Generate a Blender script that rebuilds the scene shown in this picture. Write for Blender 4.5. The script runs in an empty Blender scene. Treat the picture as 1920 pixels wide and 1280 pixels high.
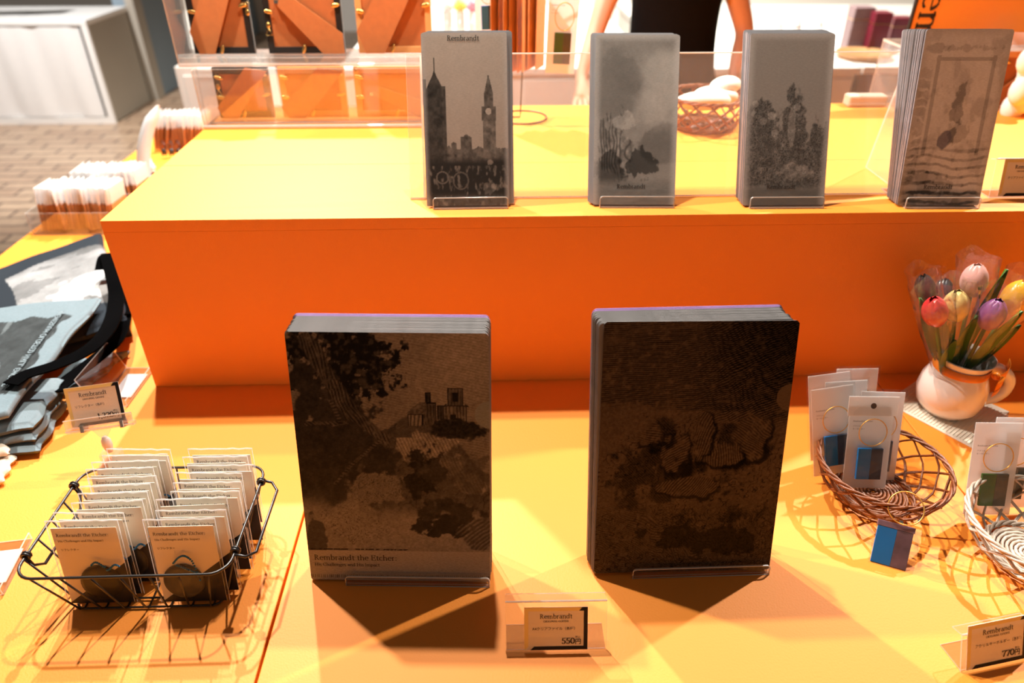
import bpy, math, random
import numpy as np
from mathutils import Matrix, Vector, Euler

PI = math.pi
rnd = random.Random(7)
sc = bpy.context.scene
COL = sc.collection

# ------------------------------------------------------------------ camera
CAMP = Vector((0.5626, -0.9618, 0.7063))
YAW, PITCH, ROLL, FPX = 0.0328, 0.5779, 0.0022, 1321.1
_cy, _sy = math.cos(YAW), math.sin(YAW)
FWD = Vector((_sy*math.cos(PITCH), _cy*math.cos(PITCH), -math.sin(PITCH)))
_r = Vector((_cy, -_sy, 0.0)); _u = _r.cross(FWD)
RGT = _r*math.cos(ROLL) + _u*math.sin(ROLL)
UPV = -_r*math.sin(ROLL) + _u*math.cos(ROLL)
cam_d = bpy.data.cameras.new('camera'); cam = bpy.data.objects.new('camera', cam_d); COL.objects.link(cam)
M = Matrix((RGT, UPV, -FWD)).transposed().to_4x4(); M.translation = CAMP
cam.matrix_world = M
cam_d.sensor_width = 36.0; cam_d.lens = FPX/1920*36.0
cam_d.clip_start = 0.02; cam_d.clip_end = 60
cam_d.dof.use_dof = True; cam_d.dof.focus_distance = 0.86; cam_d.dof.aperture_fstop = 3.5
sc.camera = cam

def at(px, py, v=0.0, axis=2):
    """world point seen at a pixel of the 1920x1280 frame, on the plane coordinate[axis] = v"""
    d = FWD + RGT*((px-960)/FPX) - UPV*((py-640)/FPX)
    t = (v-CAMP[axis])/d[axis]
    return CAMP + d*t
def aty(px, py, y): return at(px, py, y, 1)

# ------------------------------------------------------------------ world, lights, exposure
w = bpy.data.worlds.new('world'); sc.world = w; w.use_nodes = True
wb = w.node_tree.nodes['Background']; wb.inputs[0].default_value = (1.0, 0.84, 0.68, 1); wb.inputs[1].default_value = 0.11
sc.view_settings.view_transform = 'Standard'; sc.view_settings.look = 'None'
sc.view_settings.gamma = 1.0; sc.view_settings.use_curve_mapping = False
sc.view_settings.exposure = 0.0
sc.cycles.transparent_max_bounces = 64; sc.cycles.max_bounces = 8
sc.cycles.caustics_reflective = False; sc.cycles.caustics_refractive = False
sc.cycles.sample_clamp_indirect = 4.0

def spot(name, loc, target, power, size, blend=0.3, radius=0.022, col=(1, .92, .80)):
    d = bpy.data.lights.new(name, 'SPOT'); d.energy = power; d.spot_size = math.radians(size); d.spot_blend = blend
    d.shadow_soft_size = radius; d.color = col
    o = bpy.data.objects.new(name, d); COL.objects.link(o); o.location = loc
    o.rotation_euler = (Vector(target)-Vector(loc)).to_track_quat('-Z', 'Y').to_euler()
    return o
spot('spotlight_left', (-0.16, 0.46, 1.62), (0.35, -0.2, 0), 152, 100)
spot('spotlight_centre', (0.54, 0.42, 1.75), (0.5, -0.1, 0), 130, 100)
spot('spotlight_right', (2.15, 0.78, 1.62), (1.1, -0.1, 0), 250, 105)
spot('spotlight_deck', (0.0, 1.3, 1.7), (0.1, 0.6, 0.2), 300, 80, col=(1, .95, .90))
spot('spotlight_back', (1.7, 2.9, 1.9), (1.9, 3.4, 0), 620, 140, 0.6)
spot('spotlight_back_left', (-2.4, 3.2, 1.9), (-2.8, 4.8, -0.5), 500, 120, 0.6, col=(1, .97, .94))
spot('spotlight_counter', (0.5, 2.4, 1.9), (0.6, 2.8, 0), 330, 120, 0.6)
spot('added_aisle_fill', (-0.5, 0.6, 2.1), (0.3, 2.4, -0.4), 330, 60, 0.5)  # added lamp, brightens the counter fronts that face the camera

# ------------------------------------------------------------------ mesh builder
class MB:
    def __init__(s): s.v = []; s.f = []; s.m = []; s.M = Matrix.Identity(4)
    def add(s, vs, fs, m=0):
        b = len(s.v); s.v += [tuple(s.M @ Vector(p)) for p in vs]
        s.f += [tuple(b+i for i in f) for f in fs]
        s.m += [m]*len(fs) if isinstance(m, int) else list(m)
    def box(s, lo, hi, m=0):
        x0, y0, z0 = lo; x1, y1, z1 = hi
        mm = m if not isinstance(m, int) else [m]*6
        s.add([(x0,y0,z0),(x1,y0,z0),(x1,y1,z0),(x0,y1,z0),(x0,y0,z1),(x1,y0,z1),(x1,y1,z1),(x0,y1,z1)],
              [(3,2,1,0),(4,5,6,7),(0,1,5,4),(2,3,7,6),(1,2,6,5),(3,0,4,7)], mm)
    def prism(s, pts, t0, t1, m=0, me=None):
        """pts in local XZ, extruded along y from t0 (front) to t1 (back)"""
        n = len(pts); a = sum(pts[i][0]*pts[(i+1) % n][1]-pts[(i+1) % n][0]*pts[i][1] for i in range(n))
        if a < 0: pts = pts[::-1]
        vs = [(p[0], t0, p[1]) for p in pts]+[(p[0], t1, p[1]) for p in pts]
        fs = [tuple(range(n)), tuple(range(2*n-1, n-1, -1))]+[(i, i+n, (i+1) % n+n, (i+1) % n) for i in range(n)]
        s.add(vs, fs, [m, m]+[m if me is None else me]*n)
    def flat(s, pts, z0, z1, m=0):
        """pts in local XY, extruded along z"""
        n = len(pts); a = sum(pts[i][0]*pts[(i+1) % n][1]-pts[(i+1) % n][0]*pts[i][1] for i in range(n))
        if a < 0: pts = pts[::-1]
        vs = [(p[0], p[1], z0) for p in pts]+[(p[0], p[1], z1) for p in pts]
        s.add(vs, [tuple(range(n-1, -1, -1)), tuple(range(n, 2*n))]+[(i, (i+1) % n, (i+1) % n+n, i+n) for i in range(n)], m)
    def tube(s, pts, r, closed=False, seg=8, m=0, rs=None):
        pts = [Vector(p) for p in pts]; n = len(pts); vs = []; fs = []
        T = []
        for i in range(n):
            a = pts[(i-1) % n] if (closed or i > 0) else pts[i]; b = pts[(i+1) % n] if (closed or i < n-1) else pts[i]
            T.append((b-a).normalized() if (b-a).length > 1e-9 else Vector((0, 0, 1)))
        N = T[0].orthogonal().normalized()
        for i in range(n):
            N = N-T[i]*N.dot(T[i]); N = N.normalized() if N.length > 1e-6 else T[i].orthogonal().normalized()
            B = T[i].cross(N); rr = rs[i] if rs else r
            for k in range(seg):
                a = 2*PI*k/seg; vs.append(tuple(pts[i]+(N*math.cos(a)+B*math.sin(a))*rr))
        L = n if closed else n-1
        for i in range(L):
            j = (i+1) % n
            for k in range(seg): fs.append((i*seg+k, i*seg+(k+1) % seg, j*seg+(k+1) % seg, j*seg+k))
        if not closed: fs += [tuple(range(seg-1, -1, -1)), tuple((n-1)*seg+k for k in range(seg))]
        s.add(vs, fs, m)
    def lathe(s, prof, seg=32, m=0, cx=0, cy=0, sy=1.0):
        vs = []; fs = []; n = len(prof)
        for k in range(seg):
            a = 2*PI*k/seg
            for r, z in prof: vs.append((cx+r*math.cos(a), cy+r*math.sin(a)*sy, z))
        for k in range(seg):
            j = (k+1) % seg
            for i in range(n-1): fs.append((k*n+i, j*n+i, j*n+i+1, k*n+i+1))
        s.add(vs, fs, m)
    def ball(s, c, rx, ry, rz, seg=16, rings=10, m=0):
        prof = []
        vs = []; fs = []
        for i in range(rings+1):
            t = PI*i/rings
            for k in range(seg):
                a = 2*PI*k/seg
                vs.append((c[0]+rx*math.sin(t)*math.cos(a), c[1]+ry*math.sin(t)*math.sin(a), c[2]-rz*math.cos(t)))
        for i in range(rings):
            for k in range(seg): fs.append((i*seg+k, i*seg+(k+1) % seg, (i+1)*seg+(k+1) % seg, (i+1)*seg+k))
        s.add(vs, fs, m)
    def build(s, name, mats, parent=None, smooth=False, bevel=0, subsurf=0, label=None):
        me = bpy.data.meshes.new(name); me.from_pydata(s.v, [], s.f); me.update()
        mats = mats if isinstance(mats, (list, tuple)) else [mats]
        for q in mats: me.materials.append(q)
        me.polygons.foreach_set('material_index', s.m)
        if smooth: me.polygons.foreach_set('use_smooth', [True]*len(me.polygons))
        o = bpy.data.objects.new(name, me); COL.objects.link(o)
        if parent is not None: o.parent = parent
        if bevel:
            b = o.modifiers.new('bevel', 'BEVEL'); b.width = bevel; b.segments = 2; b.limit_method = 'ANGLE'
        if subsurf:
            b = o.modifiers.new('sub', 'SUBSURF'); b.levels = subsurf; b.render_levels = subsurf
        if label: o['label'] = label
        return o

def thing(name, label, cat, loc=(0, 0, 0), rot=(0, 0, 0), group=None):
    o = bpy.data.objects.new(name, None); COL.objects.link(o); o.empty_display_size = 0.02
    o.location = loc; o.rotation_euler = rot if not isinstance(rot, (int, float)) else (0, 0, rot)
    o['label'] = label; o['category'] = cat
    if group: o['group'] = group
    return o
def tag(o, label, cat, group=None, kind=None):
    o['label'] = label; o['category'] = cat
    if group: o['group'] = group
    if kind: o['kind'] = kind
    return o
def struct(o):
    o['kind'] = 'structure'; return o
def kids(o): return list(o.children)
def dup(root, loc, rot, label, group):
    r = root.copy(); COL.objects.link(r); r.location = loc; r.rotation_euler = rot
    r['label'] = label; r['group'] = group
    for ch in kids(root):
        c = ch.copy(); COL.objects.link(c); c.parent = r
        for g in kids(ch):
            d = g.copy(); COL.objects.link(d); d.parent = c
    return r

# ------------------------------------------------------------------ materials
def srgb(r, g, b):
    f = lambda c: (c/255/12.92) if c/255 <= .04045 else ((c/255+.055)/1.055)**2.4
    return (f(r), f(g), f(b))
def mat(name, col, rough=.5, metal=0, spec=.5, var=.06, scale=30, bump=0, bscale=200, coat=0, trans=0):
    m = bpy.data.materials.new(name); m.use_nodes = True; nt = m.node_tree; b = nt.nodes['Principled BSDF']
    b.inputs['Roughness'].default_value = rough; b.inputs['Metallic'].default_value = metal
    b.inputs['Specular IOR Level'].default_value = spec
    if coat: b.inputs['Coat Weight'].default_value = coat; b.inputs['Coat Roughness'].default_value = .08
    tc = nt.nodes.new('ShaderNodeTexCoord'); nz = nt.nodes.new('ShaderNodeTexNoise'); nz.inputs['Scale'].default_value = scale
    nz.inputs['Detail'].default_value = 4
    nt.links.new(tc.outputs['Object'], nz.inputs['Vector'])
    mx = nt.nodes.new('ShaderNodeMix'); mx.data_type = 'RGBA'
    mx.inputs[6].default_value = (*[c*(1-var) for c in col], 1); mx.inputs[7].default_value = (*[min(1, c*(1+var)) for c in col], 1)
    nt.links.new(nz.outputs['Fac'], mx.inputs[0]); nt.links.new(mx.outputs[2], b.inputs['Base Color'])
    if bump:
        n2 = nt.nodes.new('ShaderNodeTexNoise'); n2.inputs['Scale'].default_value = bscale; n2.inputs['Detail'].default_value = 3
        nt.links.new(tc.outputs['Object'], n2.inputs['Vector'])
        bp = nt.nodes.new('ShaderNodeBump'); bp.inputs['Strength'].default_value = bump; bp.inputs['Distance'].default_value = .002
        nt.links.new(n2.outputs['Fac'], bp.inputs['Height']); nt.links.new(bp.outputs['Normal'], b.inputs['Normal'])
    if trans:
        out = nt.nodes['Material Output']; tl = nt.nodes.new('ShaderNodeBsdfTranslucent'); ms = nt.nodes.new('ShaderNodeMixShader')
        nt.links.new(mx.outputs[2], tl.inputs[0]); ms.inputs[0].default_value = trans
        nt.links.new(b.outputs[0], ms.inputs[1]); nt.links.new(tl.outputs[0], ms.inputs[2]); nt.links.new(ms.outputs[0], out.inputs[0])
    return m
def clear_mat(name, haze=.03, tint=(.97, .97, .97), bump=0, bscale=60, rough=.02, refl=1.0, hazecol=(1, .97, .94)):
    m = bpy.data.materials.new(name); m.use_nodes = True; nt = m.node_tree
    nt.nodes.remove(nt.nodes['Principled BSDF']); out = nt.nodes['Material Output']
    tr = nt.nodes.new('ShaderNodeBsdfTransparent'); tr.inputs[0].default_value = (*tint, 1)
    gl = nt.nodes.new('ShaderNodeBsdfGlossy'); gl.inputs['Roughness'].default_value = rough
    df = nt.nodes.new('ShaderNodeBsdfDiffuse'); df.inputs[0].default_value = (*hazecol, 1)
    tl = nt.nodes.new('ShaderNodeBsdfTranslucent'); tl.inputs[0].default_value = (*hazecol, 1)
    ad = nt.nodes.new('ShaderNodeMixShader'); ad.inputs[0].default_value = .5
    nt.links.new(df.outputs[0], ad.inputs[1]); nt.links.new(tl.outputs[0], ad.inputs[2])
    m1 = nt.nodes.new('ShaderNodeMixShader'); m1.inputs[0].default_value = haze
    nt.links.new(tr.outputs[0], m1.inputs[1]); nt.links.new(ad.outputs[0], m1.inputs[2])
    fr = nt.nodes.new('ShaderNodeLayerWeight'); fr.inputs[0].default_value = .5
    pw = nt.nodes.new('ShaderNodeMath'); pw.operation = 'POWER'; pw.inputs[1].default_value = 4.5; nt.links.new(fr.outputs['Facing'], pw.inputs[0])
    mu = nt.nodes.new('ShaderNodeMath'); mu.operation = 'MULTIPLY_ADD'; mu.inputs[1].default_value = .7*refl; mu.inputs[2].default_value = .045*refl
    nt.links.new(pw.outputs[0], mu.inputs[0])
    m2 = nt.nodes.new('ShaderNodeMixShader'); nt.links.new(mu.outputs[0], m2.inputs[0])
    nt.links.new(m1.outputs[0], m2.inputs[1]); nt.links.new(gl.outputs[0], m2.inputs[2]); nt.links.new(m2.outputs[0], out.inputs[0])
    tc = nt.nodes.new('ShaderNodeTexCoord'); nz = nt.nodes.new('ShaderNodeTexNoise'); nz.inputs['Scale'].default_value = bscale
    nz.inputs['Detail'].default_value = 3; nt.links.new(tc.outputs['Object'], nz.inputs['Vector'])
    bp = nt.nodes.new('ShaderNodeBump'); bp.inputs['Strength'].default_value = bump; bp.inputs['Distance'].default_value = .004
    nt.links.new(nz.outputs['Fac'], bp.inputs['Height'])
    for n in (gl, fr): nt.links.new(bp.outputs['Normal'], n.inputs['Normal'])
    return m
def print_mat(name, rough=.3, spec=.5, stretch=(90, 90, 500), fine=.25, bump=0, coat=0):
    """printed picture: colours come with the mesh, fine engraved strokes from a noise node"""
    m = bpy.data.materials.new(name); m.use_nodes = True; nt = m.node_tree; b = nt.nodes['Principled BSDF']
    b.inputs['Roughness'].default_value = rough; b.inputs['Specular IOR Level'].default_value = spec
    b.inputs['Coat Weight'].default_value = coat
    a = nt.nodes.new('ShaderNodeAttribute'); a.attribute_name = 'Col'
    tc = nt.nodes.new('ShaderNodeTexCoord'); mp = nt.nodes.new('ShaderNodeMapping'); mp.inputs['Scale'].default_value = stretch
    mp.inputs['Rotation'].default_value = (0, .5, 0)
    nz = nt.nodes.new('ShaderNodeTexNoise'); nz.inputs['Scale'].default_value = 4; nz.inputs['Detail'].default_value = 3
    nz.inputs['Distortion'].default_value = .6
    nt.links.new(tc.outputs['Object'], mp.inputs[0]); nt.links.new(mp.outputs[0], nz.inputs['Vector'])
    mr = nt.nodes.new('ShaderNodeMapRange'); mr.inputs[1].default_value = .35; mr.inputs[2].default_value = .65
    mr.inputs[3].default_value = 1-fine; mr.inputs[4].default_value = 1+fine*.5
    nt.links.new(nz.outputs['Fac'], mr.inputs[0])
    mx = nt.nodes.new('ShaderNodeMix'); mx.data_type = 'RGBA'; mx.blend_type = 'MULTIPLY'; mx.inputs[0].default_value = 1
    nt.links.new(a.outputs['Color'], mx.inputs[6]); nt.links.new(mr.outputs[0], mx.inputs[7]); nt.links.new(mx.outputs[2], b.inputs['Base Color'])
    return m

ORANGE = mat('orange_painted_board', (.95, .285, .022), .62, spec=.6, var=.03, scale=6, bump=.15, bscale=400)
ORANGE_D = mat('orange_board_edge', (.90, .25, .03), .6, spec=.2, var=.03)
ACR = clear_mat('clear_acrylic', .025)
ACR_T = clear_mat('clear_acrylic_sheet', .07, refl=1.6)
ACR_E = clear_mat('acrylic_edge_piped_light', .55, hazecol=(1, .95, .9))  # white haze colour stands in for light piped to the sheet edges
CELLO = clear_mat('cellophane', .018, refl=1.3, bump=.9, bscale=45, rough=.06)
CELLO_E = clear_mat('cellophane_seam', .5, bump=.6, bscale=300, rough=.1)
SLEEVE = clear_mat('poly_sleeve', .010, refl=.45, bump=.6, bscale=70, rough=.07)
BLACKW = mat('black_coated_wire', (.012, .010, .010), .3, spec=.6)
INK = mat('dark_brown_ink', (.020, .012, .008), .6, var=.02)
INK_B = mat('black_ink', (.008, .006, .006), .6, var=.02)
CARD = mat('cream_card', (.88, .80, .68), .6, var=.03, bump=.1, trans=.14)
CARD_W = mat('white_card', (.93, .93, .93), .6, var=.02, trans=.58)
CARD_BK = mat('black_card', (.010, .010, .014), .5, spec=.2)
YEL = mat('mustard_stripe', (.86, .68, .26), .6, var=.03)
STEEL = mat('steel', (.7, .68, .65), .25, metal=1)
BRASS = mat('brass', (.80, .50, .16), .3, metal=1)
GOLDW = mat('gold_wire', (.85, .50, .12), .35, metal=.8)
BLUECH = mat('blue_ball_chain', (.02, .16, .36), .3, metal=.2)
BADGE = mat('dark_reflector_film', (.020, .018, .014), .4, spec=.2, var=.75, scale=45)
BADGE2 = mat('grey_reflector_film', (.085, .078, .062), .4, spec=.2, var=.7, scale=45)
WHITE = mat('white_laminate', (.80, .79, .77), .45, var=.015, scale=4)
CREAMW = mat('cream_wall_paint', (.74, .70, .64), .8, var=.02, scale=2)
GREYP = mat('grey_panel_and_side_shade', (.36, .33, .28), .6, var=.03, scale=5)  # real grey parts, and the painted shade on the left table's side
BLUEW = mat('blue_grey_wall_paint', (.20, .26, .31), .8, var=.05, scale=3)
FABW = mat('white_cotton_cloth', (.78, .77, .76), .85, var=.03, bump=.3, bscale=500)
WICK = mat('brown_wicker', (.20, .055, .016), .38, var=.45, scale=60, bump=.3, bscale=300)
WICK_L = mat('pale_grey_wicker', (.52, .42, .34), .4, var=.3, scale=60, bump=.3, bscale=300)
CERAM = mat('white_glazed_ceramic', (.80, .77, .74), .15, var=.02, coat=.6)
RIBBON = mat('orange_satin_ribbon', (.90, .27, .02), .3, spec=.6)
LEAF = mat('tulip_leaf_green', (.05, .13, .012), .35, var=.35, scale=40)
BLUET = mat('blue_tag_face', (.005, .17, .52), .3, var=.12, scale=30)
BLUET2 = mat('navy_tag_print', (.02, .045, .10), .4, var=.8, scale=80)
GREENT = mat('green_tag_face', (.03, .10, .008), .35, var=.4, scale=60)
GREENT2 = mat('dark_green_tag_print', (.05, .05, .035), .4, var=.8, scale=70)
MDF = mat('brown_hardboard', (.42, .125, .03), .7, var=.12, scale=90)
MDF_L = mat('easel_leg_hardboard', (.46, .15, .04), .7, var=.12, scale=90)
FRAMEB = mat('black_frame_moulding', (.010, .007, .006), .45)
FRAMEW = mat('natural_wood_moulding', (.70, .34, .12), .5, var=.1, scale=20)
CANVN = mat('charcoal_canvas', (.022, .027, .034), .95, var=.2, scale=200, bump=.4, bscale=900)
CANVP = mat('pale_blue_grey_canvas', (.17, .22, .25), .9, var=.07, scale=300, bump=.5, bscale=900)
CANVC = mat('cream_canvas', (.72, .62, .50), .9, var=.07, scale=300, bump=.5, bscale=900)
STRAP = mat('black_webbing', (.0012, .0012, .0014), .95, spec=.02, var=.2, scale=300, bump=.4, bscale=1200)
KRAFT = mat('kraft_brown_card', (.62, .26, .08), .7, var=.25, scale=30)
MAROON = mat('maroon_cloth_box', (.12, .008, .02), .4, var=.3, scale=30)
MAUVE = mat('mauve_grey_box', (.17, .11, .12), .5, var=.2)
SKIN = mat('skin', (.68, .42, .31), .5, var=.06)
TEE = mat('black_cotton', (.004, .004, .005), .9, spec=.1, var=.2, scale=50)
HAIR = mat('black_hair', (.012, .008, .006), .5)
JEAN = mat('dark_trousers', (.02, .02, .03), .9)
CREAMB = mat('cream_box_card', (.60, .50, .40), .6)
FILEP = print_mat('printed_clear_file', .22, .05, (70, 70, 420), .22)
FILEN = print_mat('printed_frosted_file', .35, .5, (60, 60, 260), .10)
TOTEP = print_mat('printed_canvas', .9, .2, (60, 300, 60), .12)
FILEB = mat('grey_translucent_film', (.20, .19, .18), .3, var=.35, scale=22, spec=.6)
FILEE = mat('film_edge_grey', (.20, .19, .19), .25, var=.5, scale=60, spec=.8)
FILEV = mat('violet_film_edge', (.30, .17, .38), .3, var=.2, scale=30, spec=.8)
FROST = mat('frosted_film', (.46, .46, .47), .35, var=.12, scale=20, spec=.5, trans=.25)
FROSTE = mat('frosted_film_edge', (.24, .22, .24), .3, var=.5, scale=70, spec=.7)

def brick_floor():
    m = bpy.data.materials.new('brown_brick_tiles'); m.use_nodes = True; nt = m.node_tree; b = nt.nodes['Principled BSDF']
    tc = nt.nodes.new('ShaderNodeTexCoord'); br = nt.nodes.new('ShaderNodeTexBrick')
    br.inputs['Scale'].default_value = 1.0; br.inputs['Brick Width'].default_value = .30; br.inputs['Row Height'].default_value = .11
    br.inputs['Mortar Size'].default_value = .009; br.offset = .5
    br.inputs['Color1'].default_value = (.44, .31, .21, 1); br.inputs['Color2'].default_value = (.34, .22, .145, 1)
    br.inputs['Mortar'].default_value = (.13, .085, .06, 1); br.inputs['Bias'].default_value = -.1
    nt.links.new(tc.outputs['Object'], br.inputs['Vector'])
    nz = nt.nodes.new('ShaderNodeTexNoise'); nz.inputs['Scale'].default_value = 18
    nt.links.new(tc.outputs['Object'], nz.inputs['Vector'])
    mr = nt.nodes.new('ShaderNodeMapRange'); mr.inputs[3].default_value = .75; mr.inputs[4].default_value = 1.25
    nt.links.new(nz.outputs['Fac'], mr.inputs[0])
    mx = nt.nodes.new('ShaderNodeMix'); mx.data_type = 'RGBA'; mx.blend_type = 'MULTIPLY'; mx.inputs[0].default_value = 1
    nt.links.new(br.outputs['Color'], mx.inputs[6]); nt.links.new(mr.outputs[0], mx.inputs[7]); nt.links.new(mx.outputs[2], b.inputs['Base Color'])
    b.inputs['Roughness'].default_value = .35; b.inputs['Specular IOR Level'].default_value = .5
    bp = nt.nodes.new('ShaderNodeBump'); bp.inputs['Strength'].default_value = .3; bp.inputs['Distance'].default_value = .003; bp.invert = True
    nt.links.new(br.outputs['Fac'], bp.inputs['Height']); nt.links.new(bp.outputs['Normal'], b.inputs['Normal'])
    return m
BRICK = brick_floor()

# ------------------------------------------------------------------ lettering (pen-drawn serif alphabet)
def arc(cx, cy, rx, ry, a0, a1, n=14):
    return [(cx+rx*math.cos(math.radians(a0+(a1-a0)*i/n)), cy+ry*math.sin(math.radians(a0+(a1-a0)*i/n))) for i in range(n+1)]
def ln(*p): return list(p)
def st(x, y0, y1, top=True, bot=True):
    r = [[(x, y0), (x, y1)]]
    if bot: r.append([(x-.075, y0+.012), (x+.075, y0+.012)])
    if top == 'half': r.append([(x-.085, y1-.03), (x, y1-.005)])
    elif top: r.append([(x-.075, y1-.012), (x+.075, y1-.012)])
    return r
G = {
 'R': (.60, st(.13, 0, .66)+[arc(.16, .49, .22, .155, 90, -90)]+[ln((.26, .33), (.46, .02), (.58, .012))]),
 'e': (.43, [ln((.06, .25), (.36, .25)), arc(.22, .22, .17, .21, 8, 318)]),
 'm': (.74, st(.11, 0, .43, 'half')+st(.37, 0, .32, False)+st(.63, 0, .32, False)+[arc(.25, .30, .12, .12, 160, 0), arc(.51, .30, .12, .12, 160, 0)]),
 'b': (.50, [ln((.11, .02), (.11, .70)), ln((.03, .67), (.11, .69)), arc(.27, .22, .16, .21, 150, -150)]),
 'r': (.35, st(.11, 0, .43, 'half')+[arc(.22, .29, .11, .13, 165, 55)]),
 'a': (.44, [arc(.20, .31, .12, .12, 150, 0), ln((.32, .32), (.32, .06), (.40, .02)), arc(.19, .12, .13, .115, 40, 320)]),
 'n': (.52, st(.11, 0, .43, 'half')+st(.39, 0, .30, False)+[arc(.25, .29, .14, .14, 165, 0)]),
 'd': (.50, [ln((.37, .70), (.37, .04), (.45, .02)), ln((.29, .67), (.37, .69)), arc(.21, .22, .16, .21, 30, 330)]),
 't': (.32, [ln((.14, .56), (.14, .10)), arc(.21, .10, .07, .09, 180, 310), ln((.03, .42), (.29, .42))]),
 'h': (.52, [ln((.11, 0), (.11, .70)), ln((.03, .67), (.11, .69)), ln((.04, .012), (.18, .012)), arc(.25, .29, .14, .14, 165, 0)]+st(.39, 0, .30, False)),
 'E': (.56, st(.13, 0, .66, False, False)+[ln((.05, .012), (.48, .012), (.50, .12)), ln((.05, .648), (.46, .648), (.47, .54)), ln((.13, .34), (.38, .34)), ln((.38, .28), (.38, .40))]),
 'c': (.41, [arc(.22, .22, .17, .21, 45, 318)]),
 ':': (.24, [ln((.12, .02), (.12, .09)), ln((.12, .34), (.12, .41))]),
 'H': (.68, st(.13, 0, .66)+st(.53, 0, .66)+[ln((.13, .34), (.53, .34))]),
 'i': (.24, st(.12, 0, .43, 'half')+[ln((.12, .56), (.12, .63))]),
 's': (.36, [arc(.18, .32, .11, .10, 40, 250, 10)+arc(.17, .11, .12, .105, 70, -145, 10)]),
 'S': (.48, [arc(.24, .49, .16, .16, 40, 250, 10)+arc(.23, .17, .17, .16, 70, -150, 10), ln((.39, .50), (.39, .64)), ln((.07, .02), (.07, .17))]),
 'C': (.62, [arc(.34, .33, .27, .32, 45, 318), ln((.53, .46), (.53, .64))]),
 'l': (.24, [ln((.12, 0), (.12, .70)), ln((.04, .67), (.12, .69)), ln((.05, .012), (.19, .012))]),
 'g': (.46, [arc(.20, .29, .13, .13, 0, 360), arc(.21, -.08, .16, .10, 0, 360), ln((.12, .17), (.08, .08), (.22, .03)), ln((.30, .38), (.42, .41))]),
 'I': (.30, st(.15, 0, .66)),
 'p': (.50, st(.11, -.20, .43, 'half')+[arc(.27, .22, .16, .21, 150, -150)]),
 'O': (.68, [arc(.34, .33, .28, .32, 0, 360, 24)]),
 'G': (.68, [arc(.34, .33, .27, .32, 45, 330), ln((.56, .02), (.56, .28)), ln((.46, .28), (.64, .28))]),
 'N': (.68, st(.13, 0, .66, True)+st(.55, 0, .66, True, False)+[ln((.13, .66), (.55, .01))]),
 'A': (.64, [ln((.10, 0), (.33, .66)), ln((.33, .66), (.56, 0)), ln((.18, .24), (.48, .24)), ln((.03, .012), (.18, .012)), ln((.46, .012), (.64, .012))]),
 'L': (.54, st(.13, 0, .66, True, False)+[ln((.05, .012), (.46, .012), (.49, .14))]),
 'D': (.66, st(.13, 0, .66)+[arc(.16, .33, .40, .32, 90, -90)]),
 'P': (.54, st(.13, 0, .66)+[arc(.16, .48, .24, .17, 90, -90)]),
 'U': (.64, [ln((.13, .66), (.13, .22)), arc(.32, .22, .19, .21, 180, 360), ln((.51, .22), (.51, .66)), ln((.05, .65), (.21, .65)), ln((.43, .65), (.59, .65))]),
 'T': (.58, st(.29, 0, .66, False)+[ln((.04, .54), (.04, .648), (.54, .648), (.54, .54))]),
 'K': (.62, st(.13, 0, .66)+[ln((.50, .66), (.16, .33)), ln((.20, .36), (.56, .0))]),
 '0': (.50, [arc(.25, .33, .19, .32, 0, 360, 20)]),
 '1': (.42, st(.22, 0, .66, False)+[ln((.10, .56), (.22, .64))]),
 '2': (.48, [arc(.24, .47, .16, .17, 160, -20), ln((.39, .42), (.06, .03)), ln((.06, .03), (.44, .03), (.45, .12))]),
 '3': (.48, [arc(.22, .49, .16, .155, 150, -90), arc(.22, .18, .18, .17, 90, -150)]),
 '5': (.48, [ln((.14, .64), (.42, .64)), ln((.14, .64), (.11, .38)), arc(.22, .20, .18, .19, 120, -150)]),
 '7': (.48, [ln((.06, .54), (.08, .64), (.44, .64)), ln((.44, .64), (.20, .0))]),
 ',': (.22, [ln((.12, .06), (.08, -.12))]),
 ' ': (.24, []),
}
def pen_text(s, size, bold=1.0, track=0.0):
    """-> (verts2d, faces, width): strokes of a broad pen, thick verticals and thin bars"""
    V = []; F = []; x = 0
    thick, thin = .085*bold, .034*bold
    for ch in s:
        adv, strokes = G.get(ch, G[' '])
        for k, S in enumerate(strokes):
            n = len(S)
            for i in range(n-1):
                (x0, y0), (x1, y1) = S[i], S[i+1]; L = math.hypot(x1-x0, y1-y0) or 1e-6
                tx, ty = (x1-x0)/L, (y1-y0)/L; wd = (thin+(thick-thin)*abs(ty)**1.3)/2
                e = .012
                a = (x0-tx*e, y0-ty*e); b = (x1+tx*e, y1+ty*e)
                q = [(a[0]-ty*wd, a[1]+tx*wd), (a[0]+ty*wd, a[1]-tx*wd), (b[0]+ty*wd, b[1]-tx*wd), (b[0]-ty*wd, b[1]+tx*wd)]
                bi = len(V); dz = (i % 2)*.00002
                V += [((x+p[0])*size, p[1]*size, dz) for p in q]; F.append((bi, bi+1, bi+2, bi+3))
        x += adv+track
    return V, F, x*size
_fc = {}
def font_text(s, size, bold=0.0):
    c = bpy.data.curves.new('glyphs', 'FONT'); c.body = s; c.size = size; c.resolution_u = 2; c.offset = bold
    o = bpy.data.objects.new('glyphs', c); COL.objects.link(o); bpy.context.view_layer.update()
    m = bpy.data.meshes.new_from_object(o.evaluated_get(bpy.context.evaluated_depsgraph_get()))
    V = [(v.co.x, v.co.y, 0) for v in m.vertices]; F = [tuple(p.vertices) for p in m.polygons]
    bpy.data.objects.remove(o); bpy.data.curves.remove(c); bpy.data.meshes.remove(m)
    return V, F, (max(v[0] for v in V) if V else 0)
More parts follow.
